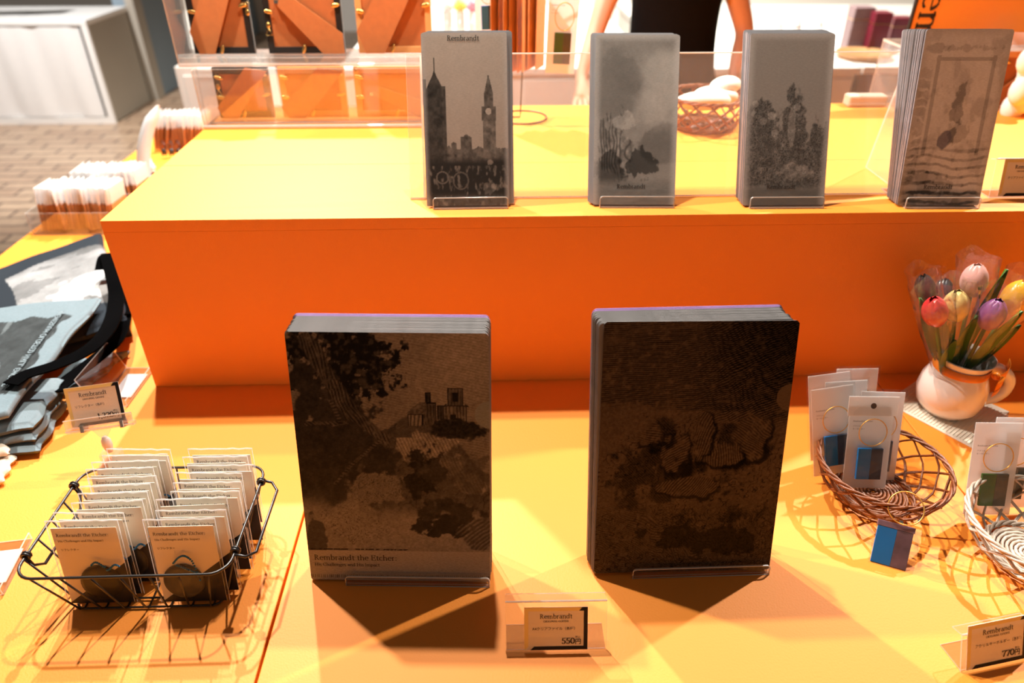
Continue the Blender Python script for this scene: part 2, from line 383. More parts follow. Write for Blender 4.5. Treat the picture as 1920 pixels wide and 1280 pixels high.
def put_text(mb, T, x, z, y=-.0003, align='l', m=0):
    """lay text in the local XZ plane facing -y"""
    V, F, wd = T
    ox = x-(wd if align == 'r' else wd/2 if align == 'c' else 0)
    mb.add([(ox+v[0], y-v[2], z+v[1]) for v in V], F, m)

# ------------------------------------------------------------------ picture noise
def vnoise(x, y, seed):
    xi = np.floor(x).astype(np.int64); yi = np.floor(y).astype(np.int64); fx = x-xi; fy = y-yi
    fx = fx*fx*(3-2*fx); fy = fy*fy*(3-2*fy)
    def h(a, b):
        n = (a*374761393+b*668265263+seed*1442695041) & 0xffffffff
        n = ((n ^ (n >> 13))*1274126177) & 0xffffffff
        return ((n ^ (n >> 16)) & 0xffff)/65535.0
    return (h(xi, yi)*(1-fx)+h(xi+1, yi)*fx)*(1-fy)+(h(xi, yi+1)*(1-fx)+h(xi+1, yi+1)*fx)*fy
def fbm(x, y, seed=1, octv=5, gain=.55):
    s = 0; a = 1; t = 0
    for k in range(octv): s = s+a*vnoise(x*2**k, y*2**k, seed+k*17); t += a; a *= gain
    return s/t
def sst(a, b, x): t = np.clip((x-a)/(b-a), 0, 1); return t*t*(3-2*t)
def mixc(a, b, t): return a*(1-t[..., None])+b*t[..., None]
def picture_grid(name, W, Hh, nx, ny, fn, material, parent, y=-.0004, radius=.0, zoff=0, curve=None, label=None):
    u, v = np.meshgrid(np.linspace(0, 1, nx), np.linspace(0, 1, ny))
    X = u*W; Z = v*Hh
    co = np.stack([X, np.full_like(X, y), Z+zoff], -1).reshape(-1, 3)
    rgb = np.clip(fn(u, v), 0, 1).reshape(-1, 3)
    keep = np.ones((ny-1, nx-1), bool)
    idx = np.arange(nx*ny).reshape(ny, nx)
    if radius:
        r = radius; cx = (X[:-1, :-1]+X[1:, 1:])/2; cz = (Z[:-1, :-1]+Z[1:, 1:])/2
        dx = np.maximum(np.maximum(r-cx, cx-(W-r)), 0); dz = np.maximum(np.maximum(r-cz, cz-(Hh-r)), 0); keep = dx*dx+dz*dz <= r*r
    f = np.stack([idx[:-1, :-1], idx[:-1, 1:], idx[1:, 1:], idx[1:, :-1]], -1)[keep]
    me = bpy.data.meshes.new(name); n = len(co); k = len(f)
    me.vertices.add(n); me.vertices.foreach_set('co', co.ravel()); me.loops.add(k*4); me.loops.foreach_set('vertex_index', f.ravel().astype(np.int32))
    me.polygons.add(k); me.polygons.foreach_set('loop_start', np.arange(0, k*4, 4, dtype=np.int32))
    me.update(calc_edges=True)
    ca = me.color_attributes.new('Col', 'FLOAT_COLOR', 'POINT')
    ca.data.foreach_set('color', np.concatenate([rgb, np.ones((n, 1))], 1).ravel())
    me.materials.append(material)
    o = bpy.data.objects.new(name, me); COL.objects.link(o)
    if parent: o.parent = parent
    if label: o['label'] = label
    return o
C = lambda *a: np.array(a, float)
def blob(u, v, cx, cy, rx, ry, n=0, seed=3, f=8):
    d = ((u-cx)/rx)**2+((v-cy)/ry)**2
    if n: d = d+(fbm(u*f*1.5, v*f*2.1, seed)-.5)*n*3.4
    return 1-sst(.75, 1.15, d)

def hatch(u, v, ang, f, seed, warp=.5, lo=.2, hi=.9):
    x = u; y = v*1.46; t = x*np.cos(ang)+y*np.sin(ang)
    q = np.sin(2*PI*f*t+warp*14*(fbm(u*6, v*8, seed, 3)-.5)*2)
    return sst(lo, hi, q*.5+.5)*sst(.25, .6, fbm(u*34, v*50, seed+1, 3)+.1)
def scrib(u, v, k, seed, f=6): return 1-sst(.0, .30, np.abs(np.sin(PI*k*fbm(u*f, v*f*1.4, seed, 5))))
W_A4, H_A4 = .2155, .315
def pic_landscape(u, v):      # v up. dark tree left, hill with cottages, pale foreground, blank band
    n1 = fbm(u*6, v*9, 5); n2 = fbm(u*26, v*36, 9, 4); n3 = fbm(u*90, v*130, 2, 3)
    g = .155+.05*(n1-.5)+.05*sst(.35, .9, u)*sst(.6, .9, v)
    g = g*(1-.18*hatch(u, v, 1.35, 70, 3))
    lum = lambda m, val: g*(1-m)+val*m
    hl = .60+.10*np.exp(-((u-.62)/.16)**2)-.12*sst(.78, 1.0, u)+.03*(fbm(u*9, v*0, 8)-.5)
    hill = sst(.0, .012, hl-v); g = lum(hill, .085+.05*(n2-.5))
    g = g*(1-.45*hill*scrib(u, v, 9, 15, 5))
    slope = blob(u, v, .64, .58, .20, .055, 1.0, 4)+blob(u, v, .80, .50, .10, .05, .8, 44)+.8*blob(u, v, .92, .42, .10, .05, .8, 45)
    g = g+.10*np.clip(slope, 0, 1)*(.5+n2)*(1-.6*hatch(u, v, .4, 60, 7))
    g = np.where((v > .61)*(v < .68)*(u > .40)*(u < .60)*(v < .615+.05*fbm(u*16, v*0+2, 77)), .055+.04*n2, g)
    # cottages and square tower
    def house(a, b, c, d, t):
        nonlocal g
        m = (u > a)*(u < b)*(v > c)*(v < d); g = np.where(m, t*(.65+.8*n2)*(1-.5*hatch(u, v, 0, 60, int(a*99))), g)
        e = m*((np.abs(u-a) < .004)+(np.abs(u-b) < .004)+(np.abs(v-d) < .003) > 0); g = np.where(e, .02, g)
    house(.585, .66, .655, .70, .14); house(.66, .73, .66, .745, .09); house(.675, .705, .745, .785, .06)
    g = np.where((v > .70)*(v < .745)*(u > .57)*(u < .68)*(v-.70 < (u-.57)*.62), .10*(.6+.8*n3), g)
    house(.735, .775, .68, .735, .07); house(.765, .885, .67, .735, .12); house(.79, .87, .735, .80, .10)
    g = np.where((u > .815)*(u < .845)*(v > .75)*(v < .785), .025, g); g = np.where((u > .80)*(u < .83)*(v > .68)*(v < .70), .03, g)
    g = np.where((np.abs(u-.83) < (.77-v)*1.7)*(v > .73)*(v < .77)*(np.abs(u-.83) > .045), .05, g)
    g = lum(blob(u, v, .84, .640, .13, .045, .9, 21), .02+.03*n3)
    # tree mass with scalloped foliage
    tree = np.maximum(blob(u, v, .22, .90, .30, .13, 1.5, 11, 16), blob(u, v, .36, .86, .16, .09, 1.6, 13, 22))
    g = lum(tree, .022+.040*sst(.45, .7, fbm(u*40, v*56, 14, 3)))
    mass = np.maximum(blob(u, v, .05, .50, .30, .36, .9, 12), blob(u, v, .38, .50, .13, .20, 1.2, 15)); g = lum(mass, .030+.030*n2)
    for (x0, y0, x1, y1, w0) in [(.10, .97, .22, .80, .045), (.22, .80, .30, .70, .05), (.30, .70, .46, .60, .035), (.16, .95, .20, .80, .02), (.06, .66, .27, .665, .012), (.24, .665, .20, .74, .014), (.28, .50, .44, .60, .010), (.18, .42, .28, .50, .010)]:
        dx, dy = x1-x0, (y1-y0)*1.46; L = dx*dx+dy*dy; t = np.clip(((u-x0)*dx+(v-y0)*1.46*dy)/L, 0, 1)
        d = np.hypot(u-x0-t*dx, (v-y0)*1.46-t*dy)+.010*(n2-.5); m = 1-sst(w0*.7, w0, d)
        g = lum(m, .085*(.5+n2)*(1-.6*hatch(u, v, math.atan2(dx, -dy)*.5, 60, 19)))
    # dark bush, tangle of pale drapery-like scrub, winding path
    g = lum(.92*blob(u, v, .665, .47, .10, .11, 1.1, 24, 14), .016+.02*n3); g = lum(.6*blob(u, v, .83, .44, .20, .10, 1.2, 25), .05+.04*n2)
    sc_ = np.clip(blob(u, v, .40, .40, .15, .06, 1.2, 31)+blob(u, v, .27, .31, .14, .05, 1.2, 33), 0, 1); g = lum(sc_*.8, .15-.10*scrib(u, v, 16, 35, 9))
    fg = sst(.34, .24, v+.10*(n1-.5)-.06*(u < .3)); g = lum(fg, .16+.035*(n2-.5)+.03*u)
    g = g*(1-.55*fg*blob(u, v, .26, .24, .20, .09, .6, 41)*scrib(u, v, 12, 37, 8))
    g = lum(.93*blob(u, v, .73, .245, .13, .045, 1.1, 42, 14), .022+.02*n2); g = lum(.9*blob(u, v, .78, .30, .15, .05, 1.2, 43), .03+.03*n2)
    g = lum(.8*blob(u, v, .92, .22, .12, .07, .9, 46), .06+.07*hatch(u, v, 2.3, 45, 47)); g = lum(.7*blob(u, v, .05, .20, .05, .10, .9, 48), .04)
    g = 3.0*np.clip(g*(.78+.44*n3), 0, 1)**1.50
    band = v < .132; g = np.where(band, .34+.03*(n1-.5), g)
    cap = (v > .137)*(v < .1405)*(u < .55)*(n3 > .45); g = np.where(cap, .02, g)
    zig = (v < .024)*(v > .010)*(np.sin(u*W_A4*2600) > .3); g = np.where(zig, .12, g)
    notch = ((u-1.0)/.075)**2+((v-.70)/.052)**2 < 1
    col = np.stack([g*1.0, g*.93, g*.84], -1); col[notch] = C(.20, .22, .22)
    return col
def pic_rocks(u, v):          # dense dark engraving: ruled cloud strokes above, churning rounded forms below
    n1 = fbm(u*5, v*6, 71); n2 = fbm(u*24, v*34, 75, 4); n3 = fbm(u*100, v*140, 79, 3)
    g = .078+.02*(n1-.5)
    up = sst(.58, .66, v); left = 1-sst(.35, .75, u)
    g = g*(1-.75*up*hatch(u, v, PI/2+.03, 95, 81, .25)*sst(.3, .55, fbm(u*3, v*14, 83)+.15*(v > .7)))
    g = g*(1-.80*up*(1-left)*hatch(u, v, 2.0, 80, 84, .9)); g = g*(1-.4*sst(.5, 1, u)*sst(.62, .9, v))
    mid = blob(u, v, .55, .42, .50, .24, .5, 85)
    g = g*(1-.80*mid*scrib(u, v, 13, 87, 5)); g = g*(1-.75*mid*sst(.50, .62, fbm(u*8, v*9, 88))*(.5+.5*hatch(u, v, .8, 90, 86)))
    for (cx, cy, rx, ry) in [(.82, .56, .11, .075), (.66, .50, .11, .055), (.42, .50, .07, .08), (.28, .57, .09, .045), (.56, .55, .05, .09), (.50, .36, .16, .04)]:
        b_ = blob(u, v, cx, cy, rx, ry, .8, int(cx*100)); g = g*(1-b_)+b_*(.085-.05*hatch(u, v, cx*5, 75, 89, .9)); r_ = blob(u, v, cx+.01, cy-.012, rx*1.12, ry*1.15, .8, int(cx*100))-b_; g = g*(1-.7*np.clip(r_, 0, 1))
    low = sst(.32, .22, v); g = g*(1-.70*low*scrib(u, v, 11, 93, 6)); g = g*(1-.45*low*hatch(u, v, .7+.6*n1, 85, 95, 1.2))
    g = g*(1-.55*blob(u, v, .62, .14, .34, .06, 1.1, 97))
    g = 3.4*np.clip(g*(.75+.5*n3), .004, 1)**1.55
    notch = ((u-1.0)/.075)**2+((v-.715)/.052)**2 < 1
    col = np.stack([g*1.35, g*1.0, g*.65], -1); col[notch] = C(.11, .08, .05)
    return col
def frost_edge(u, v, col, amt=1.0, e=.05):
    d = np.minimum(np.minimum(u, 1-u)*.5, (1-v)); t = 1-sst(.0, e, d)
    return mixc(col, C(.62, .60, .58), t*.75*amt)
def pic_spires(u, v):         # misty town: tall dark spire at left, slim tower right, crowd below
    n1 = fbm(u*4, v*6, 101); n2 = fbm(u*22, v*40, 103, 4)
    g = .50-.12*(1-v)+.08*(n1-.5)+.05*v; g = g*(.96+.08*n2)
    def solid(m, t, s=.9):
        nonlocal g
        g = np.where(m, t*(1-s+s*2*n2), g)
    sil = v < .33+.05*(fbm(u*14, v*0, 111)-.2)+.07*((u > .43)*(u < .56))+.03*((u > .32)*(u < .38))
    solid(sil*(u > .22)*(v > .24), .14)
    lt = (u < .27-.05*sst(.55, .62, v))*(v < .66); solid(lt, .045)
    solid((np.abs(u-.14) < .10*sst(.80, .66, v)+.005)*(v < .86-0*u)*(np.abs(u-.14) < (.88-v)*.8), .06)
    solid((u < .04)*(v < .74), .06); solid((np.abs(u-.245) < .02)*(v < .70), .08)
    solid((np.abs(u-.775) < .075)*(v < .52)*(v > .25), .17); solid((np.abs(u-.775) < .085)*(v < .585)*(v > .50), .13)
    solid((np.abs(u-.775) < (.77-v)*.48)*(v > .58)*(v < .74)*(np.abs(u-.775) < .055), .13)
    solid((np.abs(u-.775) < .008)*(v < .76)*(v > .6), .15)
    fc = ((u-.77)/.035)**2+((v-.555)/.020)**2 < 1; g = np.where(fc, .50, g)
    low = sst(.30, .25, v+.04*(n1-.5)); cr = fbm(u*30, v*26, 121, 4); g = g*(1-low)+low*(.03+.16*sst(.52, .75, cr)*(v < .24))
    wh = np.abs(np.sqrt(((u-.20)/.07)**2+((v-.17)/.035)**2)-1) < .12; g = np.where(wh, .16, g)
    wh = np.abs(np.sqrt(((u-.42)/.09)**2+((v-.15)/.05)**2)-1) < .09; g = np.where(wh, .13, g)
    g = g+.20*blob(u, v, .80, .255, .06, .02, 1.2, 131)+.2*blob(u, v, .78, .10, .09, .04, 1.5, 133)*n2
    g = g+.10*sst(.09, .02, v)*n2*1.5
    col = np.stack([g*1.06, g*.93, g*.80], -1)
    return frost_edge(u, v, col, .7, .035)
def pic_robed(u, v):          # stormy grey field with light column, hunched pale robed shape low left
    n1 = fbm(u*3, v*5, 201); n2 = fbm(u*20, v*34, 203, 4)
    g = .26+.10*(n1-.5); g = g+.17*sst(.45, .9, u+.5*(n1-.5))*sst(.40, .60, v+.3*(n1-.5))*(1-sst(.86, .95, v))
    g = g-.09*blob(u, v, .85, .36, .3, .12, .6, 206, 3)-.06*blob(u, v, .25, .7, .3, .25, .5, 207, 3)
    rob = blob(u, v, .27, .33, .22, .20, .8, 209); fold = np.abs(np.sin(u*46+22*fbm(u*3, v*4, 219, 3)+v*12)); g = g*(1-rob)+rob*(.06+.24*fold*n2*1.5)
    hd = blob(u, v, .36, .50, .12, .055, .8, 211); g = g*(1-hd)+hd*(.34+.2*(n2-.5))
    g = g*(1-.7*blob(u, v, .18, .22, .20, .10, .6, 213)); g = g*(1-.75*blob(u, v, .58, .25, .18, .09, .8, 215))
    gr = sst(.17, .11, v+.03*(n1-.5)); g = g*(1-gr)+gr*(.13+.14*fbm(u*5, v*40, 217, 4))
    g = g*(.92+.16*n2)
    col = np.stack([g*1.02, g*.96, g*.88], -1); return frost_edge(u, v, col, .75, .05)
def pic_crowd(u, v):          # plain grey sky, huddle of figures with one taller lit form
    n1 = fbm(u*4, v*6, 301); n2 = fbm(u*22+n1, v*36, 303, 4)
    g = .31+.02*(n1-.5)
    mass = np.maximum(np.maximum(blob(u, v, .18, .42, .26, .22, .7, 305), blob(u, v, .56, .42, .17, .26, .6, 306)), blob(u, v, .90, .30, .22, .20, .7, 307))
    mass = np.maximum(mass, blob(u, v, .5, .22, .8, .13, .3, 308)); sw = np.abs(np.sin(n2*18))
    g = g*(1-mass)+mass*(.05+.15*sst(.3, .9, sw)*n2*1.6)
    lit = blob(u, v, .545, .47, .045, .13, .6, 311); g = g+.12*lit
    for cx, cy in [(.10, .60), (.30, .53), (.20, .50), (.35, .43), (.60, .58)]: g = g+.12*blob(u, v, cx, cy, .045, .022, .4, 313)
    g = g+.12*blob(u, v, .62, .20, .2, .05, 1, 315)*n2*1.6
    gr = sst(.14, .08, v); g = g*(1-gr)+gr*(.11+.08*fbm(u*4, v*30, 317, 4))
    col = np.stack([g*1.02, g*.95, g*.86], -1); return frost_edge(u, v, col, .75, .05)
def pic_ornate(u, v):         # pale grey page: faint ruled frame, soft standing shape, horizontal strokes below
    n1 = fbm(u*4, v*6, 401); n2 = fbm(u*18, v*22, 403, 4)
    g = .46+.07*(n1-.5)+.05*v; g = g-.10*sst(.48, .62, fbm(u*7, v*9, 407))
    fr = (np.abs(u-.20) < .022)+(np.abs(u-.84) < .022)+(np.abs(v-.84) < .010); inn = (v > .30)*(v < .86)*(u > .17)*(u < .87)
    g = np.where((fr > 0)*inn, g*.66, g)
    g = g-.20*blob(u, v, .52, .56, .07, .15, 1.2, 411)-.12*blob(u, v, .52, .45, .16, .06, 1.3, 412)
    g = g-.26*(u < .15)*sst(.2, .5, np.abs(np.sin(v*50+8*n1)))*n2*(v > .15)*(v < .8)
    st_ = sst(.2, .8, np.sin(v*125+9*fbm(u*3, v*5, 415))); low = sst(.42, .30, v); g = g-.20*low*st_*(.4+n2)
    g = g-.14*blob(u, v, .2, .13, .5, .06, 1, 417)
    g = g-.22*sst(.11, .07, v)
    g = g-.14*blob(u, v, .2, .90, .14, .025, 1.2, 421)-.12*blob(u, v, .6, .90, .3, .02, 1.4, 423)
    g = np.clip(g, .03, 1)*(.93+.14*n2)
    g = np.clip(g*1.75, 0, .92); col = np.stack([g*.97, g*.98, g*1.0], -1)
    m = blob(u, v, .43, .39, .085, .055, .4, 425); col = mixc(col, C(.13, .13, .20), m*.8)
    return frost_edge(u, v, col, .8, .05)

# ================================================================== SETTING
H = 0.2967            # top of the orange riser
FZ = -0.85            # floor
mb = MB(); mb.box((-8, -3, FZ-.05), (8, 9, FZ)); struct(mb.build('floor', BRICK))
mb = MB(); mb.box((-2.40, 5.26, FZ), (-2.25, 8.6, 2.2)); struct(mb.build('wall_left', BLUEW))
mb = MB(); mb.box((-2.25, 8.5, FZ), (8, 8.6, 2.2)); struct(mb.build('wall_back', CREAMW))
mb = MB(); mb.box((0.0, 4.9, FZ), (6.5, 5.0, 2.2)); struct(mb.build('wall_right', CREAMW))

# the orange display table: three boards with dark gaps, on a plinth
TX0, TX1, TY0, TY1 = -0.543, 2.2, -1.0, 1.50
tb = thing('display_table', 'long orange painted display table carrying the riser, files and baskets', 'table', (0.8, 0, FZ))
lx = lambda x: x-0.8
s1, s2 = 0.3074, 1.2102
for a, b in ((TX0, s1-.0014), (s1+.0014, s2-.0008), (s2+.0008, TX1)):
    m = MB(); m.box((lx(a), TY0, -FZ-.022), (lx(b), TY1, -FZ)); m.build('table_board', ORANGE, tb, bevel=.0012)
m = MB(); m.box((lx(TX0)+.03, TY0+.03, 0), (lx(TX1)-.03, TY1-.03, -FZ-.023)); m.build('table_plinth', ORANGE_D, tb)

rs = thing('display_riser', 'front half of the raised orange platform, its tall face towards the viewer', 'platform', (1.0, 0.12, 0))
m = MB(); m.box((-1.0, -.12, 0.0005), (1.2, -.102, H-.018)); m.build('front_panel', ORANGE, rs)
m = MB(); m.box((-1.0, -.12, H-.018), (1.2, .1155, H)); m.build('top_board', ORANGE, rs, bevel=.0008)
m = MB(); m.box((-1.0, -.102, 0.0005), (-.982, .1155, H-.018)); m.build('side_panel', ORANGE, rs)
m = MB(); m.box((1.182, -.102, 0.0005), (1.2, .1155, H-.018)); m.build('side_panel', ORANGE, rs)
r2 = thing('display_riser', 'rear half of the raised orange platform, behind the thin seam line', 'platform', (1.0, 0.42, 0))
m = MB(); m.box((-1.0, -.1835, H-.018), (1.2, .19, H)); m.build('top_board', ORANGE, r2, bevel=.0008)
for x in (-1.0, 1.182):
    m = MB(); m.box((x, -.1835, 0.0005), (x+.018, .172, H-.018)); m.build('side_panel', ORANGE, r2)
m = MB(); m.box((-1.0, .172, 0.0005), (1.2, .19, H-.018)); m.build('rear_panel', ORANGE, r2)

# ================================================================== CLEAR FILE STACKS
def rr(W, Hh, r, r2=None, x0=0, z0=0):
    r2 = r if r2 is None else r2; p = []
    for cx, cz, a0, q in ((W-r2, r2, -90, r2), (W-r, Hh-r, 0, r), (r, Hh-r, 90, r), (r2, r2, 180, r2)):
        for k in range(5):
            a = math.radians(a0+90*k/4); p.append((x0+cx+q*math.cos(a), z0+cz+q*math.sin(a)))
    return p
def R3(yaw, lean, roll=0):
    return (Matrix.Rotation(yaw, 3, 'Z') @ Matrix.Rotation(-lean, 3, 'X') @ Matrix.Rotation(roll, 3, 'Y')).to_euler()
def file_stack(x, y, z, yaw, lean, W, Hh, n, pitch, mats, front, lab_front, lab_rest, grp, pic, nx, ny, pmat, texts, lean1=None, roll=0, dx=0, radius=.006, vi=2, cat='clear file'):
    th = .0009
    f = thing('clear_file', lab_front, cat, (x, y, z+abs(math.sin(front))*W), R3(yaw, lean, front))
    f['group'] = grp
    m = MB(); m.prism(rr(W, Hh, radius, .002), 0, th, 0, 1); m.build('film_sheet', mats[:2], f)
    g = picture_grid('printed_picture', W, Hh, nx, ny, pic, pmat, f, y=-.0003, radius=radius)
    if texts:
        m = MB()
        for (s, sz, tx, tz, al) in texts: put_text(m, pen_text(s, sz, 1.15), tx, tz, -.0006, al)
        m.build('lettering', INK, g)
    m = MB(); m.prism(rr(W, Hh, radius, .002), 0, th, 0, 1)
    r0 = thing('clear_file', lab_rest, cat, (0, 0, 0)); r0['group'] = grp
    sh = m.build('film_sheet', mats[:2], r0)
    for k in range(1, n):
        ln_ = lean if lean1 is None else lean+(lean1-lean)*k/(n-1)
        j = rnd.uniform(-.0012, .0012); off = dx*(1 if k > n*.35 else .25)
        p = k*pitch/math.cos(lean)
        loc = (x+off+j-math.sin(yaw)*p, y+math.cos(yaw)*p, z+.0001)
        rot = R3(yaw+rnd.uniform(-.0007, .0007), ln_, roll+rnd.uniform(-.0008, .0008))
        if k == 1: q = r0; r0.location = loc; r0.rotation_euler = rot
        else: q = dup(r0, loc, rot, lab_rest, grp)
        if k >= n-vi:
            c = kids(q)[0]
            if k == n-vi:
                vm = MB(); vm.prism(rr(W, Hh, radius, .002), 0, th, 0, 1); c2 = vm.build('film_sheet', [mats[0], mats[2]], None); vmesh = c2.data; bpy.data.objects.remove(c2)
            c.data = vmesh
    return f
def file_stand(x, y, z, yaw, lean, lx0, lx1, lip, depth, label, bh=.12, r=.004):
    t = thing('file_stand', label, 'display stand', (x, y, z), (0, 0, yaw))
    m = MB(); m.box((lx0, -.0035, 0), (lx1, depth+.03, .002)); m.mats = 0
    m.m = [0, 0, 1, 1, 1, 1]; m.build('base_plate', [ACR, ACR_E], t)
    m = MB(); P = rr(lx1-lx0, lip, r, .0005, lx0, 0); m.prism(P, -.0055, -.0035, 0, 1)
    for i, v in enumerate(m.v): m.v[i] = (v[0], v[1]+v[2]*math.tan(lean)*.55-.0005, v[2])
    # rim of the lip, whitened to stand for light piped to its edge
    m.build('front_lip', [ACR, ACR_E], t)
    e = MB(); pts = [(p[0], -.006+p[1]*math.tan(lean)*.55, p[1]) for p in P]; e.tube(pts, .0009, True, 6); e.build('lip_edge', ACR_LIP, t, smooth=True)
    if not bh: return t
    m = MB(); m.box((lx0, depth, 0), (lx1, depth+.002, bh)); m.m = [1, 1, 0, 0, 1, 1]
    for i, v in enumerate(m.v): m.v[i] = (v[0], v[1]+v[2]*math.tan(lean), v[2]+.002)
    m.build('back_rest', [ACR, ACR_E], t)
    return t
ACR_LIP = clear_mat('polished_edge_piped_light', .75, hazecol=(1, .95, .9), refl=6, rough=.2)  # whitened colour imitates the glow of light piped through the acrylic
TZ = .0029
txtA = [('Rembrandt the Etcher:', .0110, .006, .0285, 'l'), ('His Challenges and His Impact', .0065, .006, .0200, 'l')]
file_stack(.3402, -.4002, TZ, -.0455, .234, W_A4, H_A4, 30, .00125, [FILEB, FILEE, FILEV], 0,
           'large clear file with dusky tree and cottage landscape, front of the left big stack',
           'A4 clear file behind the landscape one in the left large stack', 'A4 clear files in the left large stack',
           pic_landscape, 240, 350, FILEP, txtA, radius=.005, vi=5)
file_stand(.3402, -.4002, 0, -.0455, .234, .043, .2145, .0135, .048, 'clear acrylic stand holding the left stack of large files')
file_stack(.6805, -.4033, TZ, .0081, .2836, W_A4, H_A4, 26, .0013, [FILEB, FILEE, FILEV], .012,
           'A4 clear file with a very dark dense engraving, front of the right large stack',
           'A4 clear file behind the dark engraving in the right large stack', 'A4 clear files in the right large stack',
           pic_rocks, 240, 350, FILEP, None, roll=-.004, dx=-.004, radius=.005, lean1=.274, vi=5)
file_stand(.6805, -.4033, 0, .0081, .27, .047, .214, .0135, .046, 'clear acrylic stand holding the right stack of large files')
NW, NH = .123, .2435
F3 = [FROST, FROSTE, FILEV]
def narrow(x, y, yaw, lean, n, pic, lab, pos, texts, dx=0, lean1=None, lip=(.01, .121), sl=None):
    file_stack(x, y, H+TZ, yaw, lean, NW, NH, n, .00125, [FROST, FROSTE, FROSTE], 0, 'narrow frosted clear file '+lab,
               'narrow frosted clear file behind the front one in the '+pos+' stack on the platform',
               'narrow clear files in the '+pos+' stack', pic, 160, 300, FILEN, texts, dx=dx, lean1=lean1, radius=.004, vi=1, cat='clear file')
    file_stand(x, y, H, yaw, sl or lean, lip[0], lip[1], .0165, n*.00135+.008, 'clear acrylic stand under the '+pos+' stack of narrow files', bh=0)
narrow(.4676, .0348, .0109, .383, 12, pic_spires, 'showing misty town towers above a crowd', 'leftmost', [('Rembrandt', .0105, NW*.49, NH*.955, 'c')], dx=.007)
narrow(.7166, .0346, -.0325, .44, 12, pic_robed, 'showing a pale robed figure under a stormy sky', 'second', [('Rembrandt', .0098, NW*.46, .024, 'c')], dx=-.006)
narrow(.9408, .0253, -.0103, .4035, 24, pic_crowd, 'showing a huddled group below plain grey sky', 'third', [('Rembrandt', .0098, NW*.46, .024, 'c')])
narrow(1.1743, .020, -.0279, .2603, 27, pic_ornate, 'with a pale ruled frame and faint marks', 'rightmost', [('Rembrandt', .0098, NW*.46, .024, 'c')], lean1=.40)

lr = thing('file_rest', 'long clear acrylic rest leaning behind the four narrow file stacks', 'display stand', (.44, .064, H+.0022))
m = MB(); LN = 1.205-.44; m.M = Matrix.Rotation(-.40, 4, 'X'); m.box((0, .004, 0), (LN, .007, .212)); m.m = [1, 1, 0, 0, 1, 1]; m.build('leaning_panel', [ACR_T, ACR_E], lr)
m = MB(); m.M = Matrix.Rotation(-.40, 4, 'X'); m.tube([(0, .0055, .212), (LN, .0055, .212)], .0011); m.tube([(0, .0055, 0.002), (LN, .0055, .002)], .0011); m.build('polished_edge', ACR_LIP, lr)
for x in (.02, LN-.002):
    m = MB(); m.add([(x, .010, .0005), (x, .125, .0005), (x, .092, .190), (x+.003, .010, .0005), (x+.003, .125, .0005), (x+.003, .092, .190)], [(0, 1, 2), (5, 4, 3), (0, 3, 4, 1), (1, 4, 5, 2), (2, 5, 3, 0)], [0, 0, 1, 1, 1]); m.build('side_brace', [ACR_T, ACR_E], lr)

# ================================================================== PRICE CARDS
def price_card(parent, W, Hh, price, jp, extra=True):
    """card in local XZ, origin bottom left, facing -y"""
    m = MB(); m.box((0, 0, 0), (W, .0006, Hh)); cd_ = m.build('card', CARD, parent)
    m = MB(); y = -.0002; b = Hh*.085
    m.add([(0, y, 0), (b, y, b), (b, y, Hh-b), (0, y, Hh)], [(0, 1, 2, 3)]); m.add([(0, y, Hh), (b, y, Hh-b), (W-b*2.2, y, Hh-b), (W-b*1.3, y, Hh)], [(0, 1, 2, 3)])
    m.build('mustard_border', YEL, cd_)
    m = MB(); m.add([(W-b*1.3-.001, y, Hh), (W-b*2.2, y, Hh-b), (W-b, y, Hh-b), (W, y, Hh)], [(3, 2, 1, 0)])
    m.add([(W-b, y, Hh), (W-b, y, 0), (W, y, 0), (W, y, Hh)], [(0, 1, 2, 3)]); m.add([(b*1.5, y, 0), (W-b, y, 0), (W-b, y, b), (b*2.5, y, b)], [(0, 1, 2, 3)])
    m.build('black_border', CARD_BK, cd_)
    m = MB(); k = W/.070
    put_text(m, pen_text('Rembrandt', .0082*k, 1.1), W*.50, Hh*.74, -.0004, 'c')
    put_text(m, pen_text('ORIGINAL GOODS', .0032*k, 1.5, .06), W*.50, Hh*.655, -.0004, 'c')
    put_text(m, font_text(jp, .0041*k, .00002), W*.125, Hh*.475, -.0004)
    put_text(m, pen_text(price, .0102*k, 1.7), W*.80, Hh*.145, -.0004, 'r')
    put_text(m, font_text('円', .0070*k, .0001), W*.80, Hh*.145, -.0004)
    put_text(m, font_text('税込', .0028*k), W*.805, Hh*.28, -.0004)
    m.build('lettering', INK, cd_)

